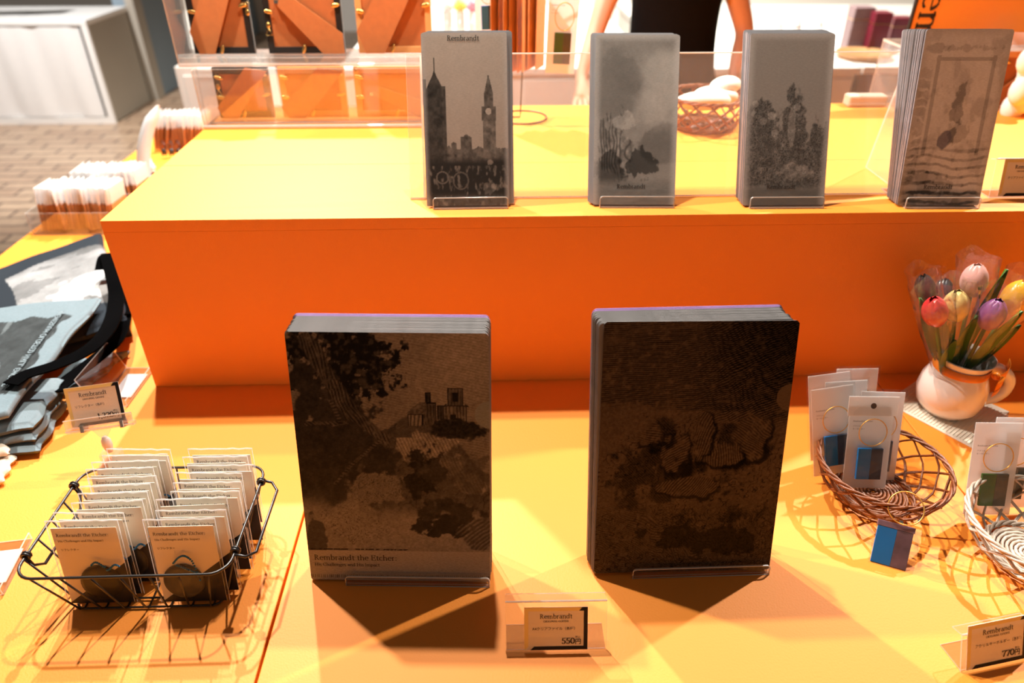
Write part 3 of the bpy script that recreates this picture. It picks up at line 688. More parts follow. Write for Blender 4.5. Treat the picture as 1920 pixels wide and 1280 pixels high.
def stand_card(loc, yaw, lean, W, Hh, price, jp, label, SW, SH, ox, clabel, slabel):
    st_ = thing('price_card_stand', slabel, 'card stand', loc, (0, 0, yaw))
    m = MB(); m.M = Matrix.Rotation(-lean, 4, 'X'); m.box((0, .0008, 0), (SW, .0024, SH)); m.m = [1, 1, 0, 0, 1, 1]; m.build('front_sheet', [ACR, ACR_E], st_)
    m = MB(); y0 = SH*math.sin(lean); z0 = SH*math.cos(lean)
    m.add([(0, y0, z0), (SW, y0, z0), (SW, y0+.014, z0-.004), (0, y0+.014, z0-.004), (0, y0, z0-.0016), (SW, y0, z0-.0016), (SW, y0+.014, z0-.0056), (0, y0+.014, z0-.0056)],
          [(0, 1, 2, 3), (7, 6, 5, 4), (0, 4, 5, 1), (2, 6, 7, 3), (1, 5, 6, 2), (3, 7, 4, 0)], [0, 0, 1, 1, 1, 1]); m.build('top_fold', [ACR, ACR_E], st_)
    m = MB(); m.tube([(0, y0, z0), (SW, y0, z0)], .0009); m.build('top_edge', ACR_LIP, st_)
    m = MB(); m.box((0.001, .003, 0), (SW-.001, .034, .0014)); m.m = [0, 0, 1, 1, 1, 1]; m.build('foot_sheet', [ACR, ACR_E], st_)
    c = thing('price_card', label, 'price card', Vector(loc)+Matrix.Rotation(yaw, 3, 'Z') @ Vector((ox, 0, .0035)), R3(yaw, lean))
    price_card(c, W, Hh, price, jp)
b0 = at(948, 1223)
stand_card((b0.x, b0.y, 0), -.010, .40, .0690, .0505, '550', 'A4クリアファイル（各種）', 'cream price card reading 550 yen at the front centre of the table', .1105, .060, .0205,
           '', 'clear acrylic stand holding the 550 yen price card')
b1 = at(1806, 1262)
stand_card((b1.x-.002, b1.y, 0), .17, .40, .0735, .052, '770', 'アクリルキーホルダー（各種）', 'cream price card reading 770 yen below the pale wicker basket', .085, .045, .0045,
           '', 'small clear holder behind the 770 yen price card')
b2 = at(1869, 372, H)
stand_card((b2.x-.012, b2.y, H), 0, .25, .0720, .056, '495', 'クリアファイル', 'cream price card right of the rightmost narrow file stack', .11, .060, .012,
           '', 'clear acrylic stand at the right end of the platform edge')

# reflector price card in a hinged clip
bp_ = at(215, 866)
cl = thing('card_clip_stand', 'clear plastic clip stand with ball joint holding the 1,320 yen card', 'card stand', (bp_.x, bp_.y, 0), (0, 0, .06))
m = MB(); m.box((-.017, -.012, 0), (.017, .012, .004)); m.box((-.013, -.009, .004), (.013, .009, .020)); m.build('base_block', [clear_mat('clear_plastic', .18, bump=.5, bscale=120)], cl, bevel=.001)
CPL = bpy.data.materials['clear_plastic']
m = MB(); m.lathe([(.0001, .020), (.004, .021), (.0055, .027), (.0068, .034), (.0062, .042), (.003, .048), (.0001, .049)], 20); m.build('ball_joint', mat('frosted_white_plastic', (.75, .70, .68), .3, trans=.3), cl, smooth=True)
nk = MB(); nk.prism([(-.004, .047), (.004, .047), (.016, .066), (-.013, .064)], -.002, .003); nk.build('neck', CPL, cl, bevel=.001)
CR = Matrix.Translation((0, 0, .066)) @ Matrix.Rotation(-.42, 4, 'X') @ Matrix.Rotation(-.09, 4, 'Y')
m = MB(); m.M = CR; m.box((-.044, -.006, -.003), (.048, .004, .003)); m.box((-.044, -.0065, .003), (.048, -.0045, .016)); m.box((-.040, .003, .003), (.044, .0045, .012))
m.build('clip_bar', [CPL], cl, bevel=.0008)
m = MB(); m.M = CR
m.tube([(-.044, -.0068, .016), (.048, -.0068, .016)], .0008); m.tube([(-.044, -.0068, .000), (.048, -.0068, .000)], .0010); m.build('clip_edge', ACR_LIP, cl)
for x in (-.024, .030):
    m = MB(); m.M = CR; m.box((x, -.0085, -.004), (x+.006, .0055, .007)); m.build('spring', STEEL, cl, bevel=.001)
cw = Matrix.Translation((bp_.x, bp_.y, 0)) @ Matrix.Rotation(.06, 4, 'Z') @ CR @ Matrix.Translation((-.036, -.0015, .0045))
c = thing('price_card', 'cream price card reading 1,320 yen gripped in the clip behind the wire basket', 'price card', cw.to_translation(), cw.to_euler())
price_card(c, .0735, .0560, '1,320', 'リフレクター（各種）')

# ================================================================== WIRE BASKET WITH REFLECTOR PACKETS
X0, X1, Y0, Y1, RZ = .0455, .2735, -.4555, -.288, .084
bk = thing('wire_basket', 'black wire basket full of bagged reflectors at the front left', 'basket', ((X0+X1)/2, (Y0+Y1)/2, 0))
cx, cy = (X0+X1)/2, (Y0+Y1)/2; hw, hd = (X1-X0)/2, (Y1-Y0)/2
def rrect(hw, hd, r, z, n=6):
    p = []
    for a, b, a0 in ((hw-r, -hd+r, -90), (hw-r, hd-r, 0), (-hw+r, hd-r, 90), (-hw+r, -hd+r, 180)):
        for k in range(n+1):
            t = math.radians(a0+90*k/n); p.append((a+r*math.cos(t), b+r*math.sin(t), z))
    return p
m = MB(); m.tube(rrect(hw, hd, .022, RZ), .0017, True, 8); m.build('rim_wire', BLACKW, bk, smooth=True)
bw, bd, bz = hw-.030, hd-.022, .0016
m = MB(); m.tube(rrect(bw, bd, .012, bz+.0014), .0013, True, 6); m.build('base_ring', BLACKW, bk, smooth=True)
for k in range(7):
    x = -bw+.010+k*(2*bw-.02)/6; xr = x*hw/bw*.94
    m = MB(); m.tube([(xr, -hd, RZ), (x, -bd-.004, bz+.006), (x, -bd+.003, bz-.0003), (x, bd-.003, bz-.0003), (x, bd+.004, bz+.006), (xr, hd, RZ)], .00115, seg=6); m.build('cross_wire', BLACKW, bk, smooth=True)
for k in range(5):
    y = -bd+.012+k*(2*bd-.024)/4; yr = y*hd/bd*.85
    m = MB(); m.tube([(-hw, yr, RZ), (-bw-.004, y, bz+.006), (-bw+.003, y, bz+.0021), (bw-.003, y, bz+.0021), (bw+.004, y, bz+.006), (hw, yr, RZ)], .00115, seg=6); m.build('long_wire', BLACKW, bk, smooth=True)
for s in (-1, 1):
    e = .010 if s > 0 else -.006
    m = MB(); pts = [(s*hw, -hd+.030, RZ), (s*(hw+e*.6), -hd+.030, RZ-.014), (s*(hw+e), -hd+.042, RZ-.026), (s*(hw+e), hd-.042, RZ-.026), (s*(hw+e*.6), hd-.030, RZ-.014), (s*hw, hd-.030, RZ)]
    if s > 0: pts = [(hw, -hd+.026, RZ), (hw+.012, -hd+.026, RZ-.004), (hw+.020, -hd+.036, RZ-.008), (hw+.020, hd-.036, RZ-.008), (hw+.012, hd-.026, RZ-.004), (hw, hd-.026, RZ)]
    m.tube(pts, .0018, seg=8); hdl = m.build('handle', BLACKW, bk, smooth=True)
    for yy in (-hd+.030, hd-.030):
        m = MB(); m.tube([(s*hw+.0042*math.cos(a*PI/6), yy, RZ+.0042*math.sin(a*PI/6)) for a in range(12)], .0016, True, 6)
        m.tube([(s*hw+.0042*math.cos(a*PI/6), yy+.003, RZ+.0042*math.sin(a*PI/6)) for a in range(12)], .0016, True, 6); m.build('handle_clip', BLACKW, hdl, smooth=True)

PW, PH = .0715, .104
def packet(label, loc, rot, grp, discx, front, badge, top=0):
    t = thing('reflector_packet', label, 'packet', loc, rot, grp)
    m = MB(); m.box((0, 0, 0), (PW, .0006, PH)); cd_ = m.build('card', CARD, t)
    m = MB(); m.add([(0, -.0002, 0), (PW, -.0002, 0), (PW, -.0002, .056), (0, -.0002, .002)], [(0, 1, 2, 3)]); m.build('black_corner', CARD_BK, cd_)
    m = MB(); put_text(m, pen_text('Rembrandt the Etcher:', .0064, 1.1), .004, PH-.0115, -.0004); put_text(m, pen_text('His Challenges and His Impact', .0042, 1.15), .0045, PH-.0185, -.0004)
    put_text(m, font_text('リフレクター', .0034, .00004), .005, PH-.030, -.0004); m.build('lettering', INK, cd_)
    d = MB(); prof = [(.0001, -.0034), (.018, -.0034), (.0225, -.0022), (.0235, 0), (.0235, 0.0), (.0001, 0)]
    d.M = Matrix.Translation((discx, -.0006, .030)) @ Matrix.Rotation(PI/2, 4, 'X') @ Matrix.Scale(-1, 4, (0, 0, 1))
    d.lathe(prof, 32); dd = d.build('reflector_disc', badge, t, smooth=True)
    ch = MB(); 
    if front == 1: path = [(discx-.004+.030*a, -.003, .054+.0035*math.sin(a*9)+(.003 if a < .5 else -.001)) for a in [i/17 for i in range(18)]]
    else: path = [(discx-.006+(.030*a if a < .7 else .021+.016*(a-.7)), -.003, .058+.013*math.sin(a*2.7)-.030*a*a*a) for a in [i/20 for i in range(21)]]+[(discx-.003+.022*a, -.003, .055-.012*a) for a in [i/10 for i in range(11)]]
    for p in path: ch.ball((p[0], p[1]-.0016, p[2]), .0013, .0013, .0013, 8, 6)
    ch.build('ball_chain', BLUECH, dd, smooth=True)
    # loose clear bag, two wavy walls with a seam
    s = MB(); nx, nz = 12, 16; SWd, SHt = PW+.007, PH+.010
    for side in (-1, 1):
        vs = []
        for j in range(nz+1):
            for i in range(nx+1):
                u, v = i/nx, j/nz; bul = math.sin(PI*u)*math.sin(PI*min(1, v*1.02))**.6
                y = side*(.0042 if side < 0 else .0022)*bul+.0012*math.sin(11*u+9*v+discx*300)*bul
                if side < 0: y = min(y, -.0009) - (.0035*math.exp(-((u*SWd-.0035-discx)/.02)**2-((v*SHt-.03)/.02)**2))
                vs.append((-.0035+u*SWd, y+(0 if side < 0 else .0008), -.001+v*SHt))
        fs = [(j*(nx+1)+i, j*(nx+1)+i+1, (j+1)*(nx+1)+i+1, (j+1)*(nx+1)+i) for j in range(nz) for i in range(nx)]
        s.add(vs, fs)
    sl = s.build('clear_bag', SLEEVE, t, smooth=True)
    e = MB(); e.tube([(-.0035+SWd*i/10, .0004+.0006*math.sin(i*2.1), -.001+SHt+.0004*math.sin(i*3)) for i in range(11)], .0009, seg=6)
    e.tube([(-.0035, 0, 0), (-.0035, 0, SHt)], .0004, seg=4); e.tube([(-.0035+SWd, 0, 0), (-.0035+SWd, 0, SHt)], .0004, seg=4)
    e.build('bag_seam', CELLO_E, sl, smooth=True)
    return t
pL = at(135, 1130, .006); pR = at(309, 1127, .006)
def column(p, front, lab, labr, grp, discx, n, dy, badge, drift):
    z = .0055
    t = packet(lab, (p.x, p.y, z), R3(0, .20, .0), grp, discx, front, badge)
    # hidden copies: one source with another disc position
    s = None
    for k in range(1, n):
        dxx = drift(k); rot = R3(rnd.uniform(-.05, .05), .20-.006*k+rnd.uniform(-.02, .02), rnd.uniform(-.015, .015))
        loc = (p.x+dxx, p.y+k*dy, z)
        q = dup(t, loc, rot, labr, grp)
column(pL, 1, 'bagged round reflector on a card, front of the left column in the wire basket', 'bagged reflector card behind the front one in the left column of the wire basket',
       'bagged reflectors in the left column of the wire basket', .041, 10, .0138, BADGE, lambda k: .004 if k == 1 else (.0175 if k < 4 else .012+.006*math.sin(k*1.7)))
column(pR, 2, 'bagged grey reflector with looped blue chain, front of the right column in the wire basket', 'bagged reflector card behind the front one in the right column of the wire basket',
       'bagged reflectors in the right column of the wire basket', .028, 9, .0150, BADGE2, lambda k: .010 if k == 1 else (.003 if k == 2 else .012+.006*math.sin(k*2.3)))

# ================================================================== WICKER BASKETS
def twist_ring(mb, R, z, a, r, turns, n=96, strands=3, sy=1):
    for s in range(strands):
        pts = []
        for i in range(n):
            t = 2*PI*i/n; ph = turns*t+2*PI*s/strands
            rr_ = R+a*math.cos(ph); pts.append((rr_*math.cos(t), rr_*math.sin(t)*sy, z+a*math.sin(ph)))
        mb.tube(pts, r, True, 6)
def wicker(label, loc, R, r0, h, m_, N=15, rotz=0):
    t = thing('wicker_basket', label, 'basket', loc, (0, 0, rotz))
    b = MB(); twist_ring(b, R, h, .0022, .0019, 9); b.build('woven_rim', m_, t, smooth=True)
    b = MB(); twist_ring(b, r0+.003, .0075, .0022, .0018, 8); twist_ring(b, r0-.004, .004, .0012, .0016, 6); b.build('woven_foot', m_, t, smooth=True)
    b = MB()
    for k in range(1, 9): b.tube([((r0-.004)*k/8.5*math.cos(2*PI*i/28), (r0-.004)*k/8.5*math.sin(2*PI*i/28), .0045+.0012*((i+k) % 2)) for i in range(28)], .0023, True, 5)
    b.build('woven_base', m_, t, smooth=True)
    b = MB()
    for s in (-1, 1):
        for k in range(N):
            a0 = 2*PI*k/N; pts = []
            for i in range(11):
                v = i/10; a = a0+s*v*.95; rad = r0+(R-r0)*math.sin(v*PI/2)**.9+.0012*s*math.cos(v*16+k*PI)
                pts.append((rad*math.cos(a), rad*math.sin(a), .006+(h-.006)*v**1.25))
            for o in (-.0012, .0012): b.tube([(p[0]-o*math.sin(a0), p[1]+o*math.cos(a0), p[2]) for p in pts], .00125, seg=5)
    b.build('lattice', m_, t, smooth=True)
    return t
wc = at(1658, 868, .058)
wicker('small brown open-weave wicker basket holding blue acrylic tags, right of the large files', (wc.x, wc.y, 0), .082, .046, .058, WICK, 14, .2)
wc2 = at(1962, 985, .056)
wicker('pale whitewashed wicker basket cut by the right edge of the view', (wc2.x, wc2.y, 0), .084, .046, .056, WICK_L, 14, .5)
wc3 = at(1327, 178, H+.062)
wicker('low reddish wicker basket of white pouches between the second and third narrow stacks', (wc3.x, wc3.y, H), .078, .058, .062, WICK, 15)

TW, THt = .060, .128
def tag_packet(label, loc, rot, face, side, grp, header=False):
    t = thing('keyholder_packet', label, 'packet', loc, rot, grp)
    m = MB(); m.box((0, 0, 0), (TW, .0006, THt-.002)); m.build('backing_card', CARD_W, t)
    m = MB(); put_text(m, pen_text('Rembrandt the Etcher:', .0030, 1.2), .006, THt-.034, -.0003); put_text(m, font_text('アクリル', .0028), .006, THt-.041, -.0003)
    put_text(m, font_text('キーホルダー', .0028), .006, THt-.045, -.0003); m.build('lettering', mat('grey_ink', (.20, .18, .16), .6) if 'grey_ink' not in bpy.data.materials else bpy.data.materials['grey_ink'], t)
    if header:
        m = MB(); y = -.002
        ring = [(TW/2+.004*math.cos(2*PI*k/12), THt-.011+.004*math.sin(2*PI*k/12)) for k in range(12)]
        m.box((-.004, y-.0006, THt-.025), (TW+.004, y, THt+.002)); m.build('header_card', CARD_W, t, bevel=.0005)
        m = MB(); m.flat(ring, 0, .0003); m.v = [(v[0], y-.0008-v[2], v[1]) for v in m.v]; m.build('hang_hole', mat('hole_shadow', (.10, .08, .07), .9) if 'hole_shadow' not in bpy.data.materials else bpy.data.materials['hole_shadow'], t)
    m = MB(); m.tube([(TW*.55+.019*math.cos(a*PI/14), -.0030, .080+.019*math.sin(a*PI/14)) for a in range(28)], .0007, True, 6); m.build('gold_ring', GOLDW, t, smooth=True)
    m = MB(); m.M = Matrix.Rotation(.0, 4, 'Y'); m.box((TW*.55-.018, -.005, .014), (TW*.55, -.0015, .058)); m.build('tag_face', face, t, bevel=.0004)
    m = MB(); m.box((TW*.55, -.005, .014), (TW*.55+.016, -.0015, .058)); m.build('tag_picture', side, t, bevel=.0004)
    s = MB(); nx, nz = 8, 12
    for sd in (-1, 1):
        vs = []
        for j in range(nz+1):
            for i in range(nx+1):
                u, v = i/nx, j/nz; bul = math.sin(PI*u)**.6*math.sin(PI*v)**.5
                vs.append((-.003+u*(TW+.006), (-.0075 if sd < 0 else .003)*bul+.0008*math.sin(9*u+13*v)*bul, -.002+v*(THt+(.0 if header else .004))))
        s.add(vs, [(j*(nx+1)+i, j*(nx+1)+i+1, (j+1)*(nx+1)+i+1, (j+1)*(nx+1)+i) for j in range(nz) for i in range(nx)])
    s.build('clear_bag', SLEEVE, t, smooth=True)
    return t
gB = 'bagged blue tags in the brown basket'
q = at(1640, 937, .016)
tp = tag_packet('white-headed bag with gold ring and blue tag, front of the brown wicker basket', (q.x-TW*.5, q.y+.030, .010), R3(-.02, .40, .02), BLUET, BLUET2, gB, True)
tp2 = tag_packet('bagged blue tag leaning at the left inside the brown wicker basket', (q.x-TW*.5-.030, q.y+.052, .010), R3(.06, .38, -.09), BLUET, BLUET2, gB)
for (dx, dy, yw, ln_, rl, la) in ((-.012, .068, .03, .38, -.03, 'bagged blue tag just behind and left of the white-headed bag'),
                                  (-.022, .084, .03, .37, -.10, 'bagged blue tag at the left rear of the brown wicker basket'),
                                  (.020, .046, -.03, .40, .03, 'bagged blue tag just behind and right of the white-headed bag'),
                                  (.012, .100, -.0, .37, .0, 'bagged blue tag at the rear of the brown wicker basket')):
    dup(tp2, (q.x-TW*.5+dx, q.y+dy, .010), R3(yw, ln_, rl), la, gB)
g1 = at(1895, 1010, .03)
gG = 'bagged green tags in the pale basket'
tq = tag_packet('bagged green tag with gold ring, leaning in the pale wicker basket', (g1.x-.018, g1.y+.060, .010), R3(-.05, .38, 0), GREENT, GREENT2, gG)
dup(tq, (g1.x+.012, g1.y+.072, .010), R3(-.02, .34, .02), 'bagged green tag behind the front one in the pale wicker basket', gG)
# loose blue tag leaning outside the basket
a_ = at(1632, 1050, .002); b_ = at(1712, 1082, .002)
tg = thing('sample_keyholder', 'blue acrylic picture tag with gold ring hanging outside the brown basket', 'keyholder', (a_.x, a_.y, .001), R3(-.42, .62, .0))
m = MB(); m.box((0, 0, 0), (.022, .0028, .046)); m.build('blue_half', BLUET, tg, bevel=.0004)
m = MB(); m.box((.022, 0, 0), (.040, .0028, .046)); m.build('picture_half', mat('mauve_print', (.13, .07, .09), .4, var=.8, scale=60), tg, bevel=.0004)
m = MB(); m.box((-.001, -.0004, .0462), (.041, .0032, .053)); m.build('top_band', mat('mauve_print_band', (.22, .12, .16), .4, var=.6, scale=60), tg, bevel=.0004)
m = MB(); m.box((-.002, -.001, -.002), (.048, .0036, .053)); m.build('clear_block', ACR, tg)
m = MB(); m.tube([(.026+.020*math.cos(a*PI/16), .001+.004*math.sin(a*PI/16), .074+.020*math.sin(a*PI/16)) for a in range(32)], .0008, True, 6); m.build('gold_ring', GOLDW, tg, smooth=True)
m = MB(); m.box((.022, .000, .052), (.026, .002, .058)); m.tube([(.042, .002, .062), (.046, .002, .068)], .0016); m.build('clasp', STEEL, tg)
# white pouches in the far basket
for k, (dx, dy, dz, rz) in enumerate(((-.012, -.016, .055, .05), (.020, .012, .058, -.3), (.038, .02, .075, .6))):
    m = MB(); m.M = Matrix.Rotation(rz, 4, 'Z') @ Matrix.Rotation(-.25, 4, 'X'); m.ball((0, 0, 0), .055-.012*k, .030, .018, 20, 12)
    o = m.build('pouch', [mat('white_paper_pouch', (.85, .80, .72), .5)] if k == 0 else [bpy.data.materials['white_paper_pouch']], None, smooth=True)
    o.location = (wc3.x+dx, wc3.y+dy, H+dz)
    tag(o, ['plump white pouch lying along the front of the reddish basket', 'white pouch behind the front pouch in the reddish basket', 'small white pouch topmost at the right of the reddish basket'][k], 'pouch', 'white pouches in the reddish basket')

# ================================================================== MUG OF TULIPS
b = at(1790, 797); MX, MY = b.x+.002, b.y+.038
p = [at(1660, 755), at(1735, 703), at(1892, 773), at(1826, 843)]
ct = sum(p, Vector())/4
t = thing('ribbed_mat', 'cream ribbed square mat lying under the white mug', 'mat', (ct.x, ct.y, 0))
m = MB(); m.flat([((v-ct).x, (v-ct).y) for v in p], 0, .0022); mm = mat('cream_ribbed_paper', (.80, .72, .60), .8, var=.03); m.build('mat_sheet', mm, t, bevel=.001)
e0 = (p[1]-p[0]); e1 = (p[3]-p[0]); m = MB()
for k in range(1, 28):
    a = p[0]-ct+e0*.04+e1*(k/28); bb = a+e0*.92; m.tube([(a.x, a.y, .0024), (bb.x, bb.y, .0024)], .0009, seg=5)
m.build('ribs', mm, t)
mg = thing('mug', 'round white mug with orange ribbon bow, full of wrapped tulips', 'mug', (MX, MY, .0036))
m = MB(); m.lathe([(r_*.88, z_*1.08) for r_, z_ in [(.0001, 0), (.030, 0), (.040, .003), (.0515, .015), (.056, .034), (.053, .052), (.046, .066), (.0415, .076), (.0415, .083), (.0465, .093), (.0475, .095), (.0455, .0955), (.039, .085), (.038, .074), (.046, .058), (.050, .034), (.044, .014), (.0001, .007)]], 48)
m.build('body', CERAM, mg, smooth=True)
a = -.22; D = Vector((math.cos(a), math.sin(a), 0)); pts = []
for k in range(17):
    s = -1.75+3.5*k/16; pts.append(D*(.040+.036*math.cos(s))+Vector((0, 0, .055+.031*math.sin(s))))
m = MB(); m.tube(pts, .0075, seg=12, rs=[.0075+.002*abs(i-8)/8 for i in range(17)]); m.build('handle', CERAM, mg, smooth=True)
m = MB(); m.lathe([(.0385, .078), (.0385, .091), (.0392, .091), (.0392, .078)], 40); rb_ = m.build('ribbon_band', RIBBON, mg, smooth=True)
m = MB(); q0 = Vector((.040*math.cos(-.75), .040*math.sin(-.75), .085)); tv = Vector((-math.sin(-.75), math.cos(-.75), 0)); nv = Vector((math.cos(-.75), math.sin(-.75), 0))
for sx, sz, l, wdt in ((1, .35, .030, .013), (-1, .15, .028, .013), (1, -.35, .034, .010), (-1, -.75, .030, .011)):
    dirv = (tv*sx+Vector((0, 0, sz))).normalized(); up = dirv.cross(nv).normalized(); vs = []
    for k in range(6):
        f = k/5; cpt = q0+dirv*(l*f)+nv*(.009+.008*math.sin(PI*f*.9)); hwd = wdt*(.25+.75*f)
        vs += [tuple(cpt+up*hwd), tuple(cpt-up*hwd), tuple(cpt-up*hwd+nv*.0006), tuple(cpt+up*hwd+nv*.0006)]
    fs = []
    for k in range(5):
        for j in range(4): fs.append((k*4+j, k*4+(j+1) % 4, (k+1)*4+(j+1) % 4, (k+1)*4+j))
    m.add(vs, fs)
m.ball(tuple(q0+nv*.006), .006, .006, .006, 10, 8); m.build('ribbon_bow', RIBBON, rb_, smooth=True)

def head(mb, c, r, h, axis, m_=0):
    A = Vector(axis).normalized(); X = A.orthogonal().normalized(); Y = A.cross(X)
    for lay in range(2):
        for k in range(3):
            a0 = 2*PI*k/3+lay*PI/3; vs = []; nu, nv_ = 8, 9
            for j in range(nv_+1):
                v = j/nv_; rad = r*(math.sin(PI*min(1, .08+v*.885))**.50)*(1-.05*lay); zz = h*(v-.5)*(1 if lay == 0 else .97)
                hwid = 1.12*math.sin(PI*(.10+.80*v))**.5*(1 if v < .85 else (1-(v-.85)*3.2))
                for i in range(nu+1):
                    u = (i/nu-.5)*2; th = a0+u*hwid; r2_ = rad*(1-.05*u*u)
                    P = Vector(c)+X*(r2_*math.cos(th))+Y*(r2_*math.sin(th))+A*(zz-.10*h*u*u*(v > .6)*(v-.6))
                    vs.append(tuple(P))
            mb.add(vs, [(j*(nu+1)+i, j*(nu+1)+i+1, (j+1)*(nu+1)+i+1, (j+1)*(nu+1)+i) for j in range(nv_) for i in range(nu)], m_)
def tulip(px, py, y, r, h, col, lab, leaf=(1, .6)):
    c = aty(px, py, y); base = Vector((MX+(c.x-MX)*.10, MY+(c.y-MY)*.10, .025))
    t = thing('tulip', lab, 'tulip', tuple(base), 0, 'wrapped tulips in the white mug'); L = lambda v: tuple(Vector(v)-base)
    ax = (c-base).normalized()
    h = h*1.22; m = MB(); head(m, L(c), r, h, ax); m.ball(L(c), r*.82, r*.82, r*1.20, 14, 10)
    mt = mat(lab.split()[0]+'_tulip_petals_'+str(px), col, .3, var=.22, scale=60, coat=.3); m.build('flower_head', mt, t, smooth=True)
    m = MB(); mid = (base+c)/2+Vector((0, 0, .004)); m.tube([L(base), L(mid), L(c-ax*h*.42)], .0028, seg=8); m.build('stem', LEAF, t, smooth=True)
    s, hh = leaf; m = MB(); side = Vector((s*.5, -.4*abs(s), 0)).normalized(); vs = []; n = 10
    l0 = base+ax*.062; dirl = (ax+side*.13).normalized(); Ln = (c-base).length*hh-.025; wv = dirl.cross(Vector((0, -1, .3))).normalized()
    for k in range(n+1):
        f = k/n; ctr = l0+dirl*Ln*f+side*(.010*f*f)+Vector((0, -.004, 0)); wd = .0105*math.sin(PI*(f*.93+.05))**.7
        nn = Vector((0, -1, .2)).normalized()*.0008
        vs += [L(ctr+wv*wd+nn*3), L(ctr+nn*-4), L(ctr-wv*wd+nn*3)]
    m.add(vs, [(3*k+j, 3*k+j+1, 3*k+3+j+1, 3*k+3+j) for k in range(n) for j in range(2)])
    lf = m.build('leaf', LEAF, t, smooth=True); md = lf.modifiers.new('solid', 'SOLIDIFY'); md.thickness = .0012
    m = MB(); vs = []; ns, na = 9, 18; X = ax.orthogonal().normalized(); Y = ax.cross(X); LL = (c-base).length+h*.75
    for j in range(ns+1):
        f = j/ns; rad = .005+(r*1.45-.005)*min(1, f*1.15)**1.1
        for i in range(na):
            a = 2*PI*i/na; w_ = 1+.16*math.sin(a*5+j*1.3)*f+.08*math.sin(a*3-j*.9)
            P = base+ax*(LL*f)+(X*math.cos(a)+Y*math.sin(a))*rad*w_+ax*(.006*math.sin(a*2)*(j == ns)); vs.append(L(P))
    m.add(vs, [(j*na+i, j*na+(i+1) % na, (j+1)*na+(i+1) % na, (j+1)*na+i) for j in range(ns) for i in range(na)])
    m.build('cellophane_sleeve', CELLO, t, smooth=True)
tulip(1735, 540, -.060, .0150, .036, (.015, .010, .012), 'black wooden tulip leftmost in the mug', (-1, .8))
tulip(1771, 548, -.045, .0150, .036, (.035, .035, .045), 'glossy black tulip behind the cream one', (-.5, .6))
tulip(1753, 583, -.115, .0175, .040, (.60, .035, .04), 'red tulip low at the left front of the mug', (1, .55))
tulip(1793, 572, -.105, .0180, .040, (.75, .58, .22), 'cream and yellow tulip in the middle of the mug', (1, .75))
tulip(1827, 524, -.085, .0180, .040, (.80, .45, .42), 'pale pink tulip standing tallest in the mug', (1, .95))
tulip(1861, 588, -.125, .0175, .040, (.30, .10, .28), 'purple tulip at the right front of the mug', (1.2, .9))
tulip(1906, 556, -.085, .0200, .042, (.90, .40, .02), 'orange yellow tulip rightmost in the mug', (.6, .6))

# ================================================================== TOTE BAGS
def cloth(name, corners, z0, thk, mats, parent=None, nx=60, ny=44, wob=.004, seed=5, colfn=None, drop=None, label=None):
    """folded cloth panel: four world corners (TL,TR,BR,BL), rounded edges, soft undulation"""
    P = [Vector(c) for c in corners]; vs = []; cols = []
    for lay in (1, 0):
        for j in range(ny+1):
            for i in range(nx+1):
                u, v = i/nx, j/ny
                q = (P[0]*(1-u)+P[1]*u)*(1-v)+(P[3]*(1-u)+P[2]*u)*v
                d = min(u*(P[1]-P[0]).length, (1-u)*(P[1]-P[0]).length, v*(P[3]-P[0]).length, (1-v)*(P[3]-P[0]).length)
                e = math.sqrt(max(0, 1-(1-min(1, d/(thk*.5+1e-6)))**2)); n_ = float(fbm(np.array([u*3.]), np.array([v*3.]), seed, 3)[0])-.5
                z = z0+thk*.5+(thk*.5*e if lay else -thk*.5*e*.98)+wob*2*n_*(1 if lay else .15)
                if drop: z += drop(u, v)
                wx = .0025*math.sin(v*14+seed)+.0015*math.sin(u*19)
                vs.append((q.x+wx, q.y+.0025*math.sin(u*12+seed), max(z, .0006))); cols.append((u, v, lay))
    N = (nx+1)*(ny+1); m = MB(); m.v = vs
    for j in range(ny):
        for i in range(nx):
            a = j*(nx+1)+i; m.f.append((a+nx+1, a+nx+2, a+1, a)); m.f.append((N+a, N+a+1, N+a+nx+2, N+a+nx+1))
    ed = [(j*(nx+1), (j+1)*(nx+1)) for j in range(ny)]+[((j+1)*(nx+1)+nx, j*(nx+1)+nx) for j in range(ny)]+[(i+1, i) for i in range(nx)]+[(ny*(nx+1)+i, ny*(nx+1)+i+1) for i in range(nx)]
    for a, b_ in ed: m.f.append((a, b_, N+b_, N+a))
    m.m = [0]*len(m.f); o = m.build(name, mats, parent, smooth=True, label=label)
    if colfn:
        ca = o.data.color_attributes.new('Col', 'FLOAT_COLOR', 'POINT'); U_ = np.array([c[0] for c in cols]); V_ = np.array([c[1] for c in cols])
        ca.data.foreach_set('color', np.concatenate([np.clip(colfn(U_, V_), 0, 1), np.ones((len(cols), 1))], 1).ravel())
    return o
def to_local(o, t):
    # mesh made in world coordinates goes under a thing at its base
    o.parent = t; off = t.location
    me = o.data; n = len(me.vertices); a = np.empty(n*3); me.vertices.foreach_get('co', a); a = a.reshape(-1, 3)-np.array(off); me.vertices.foreach_set('co', a.ravel()); return o
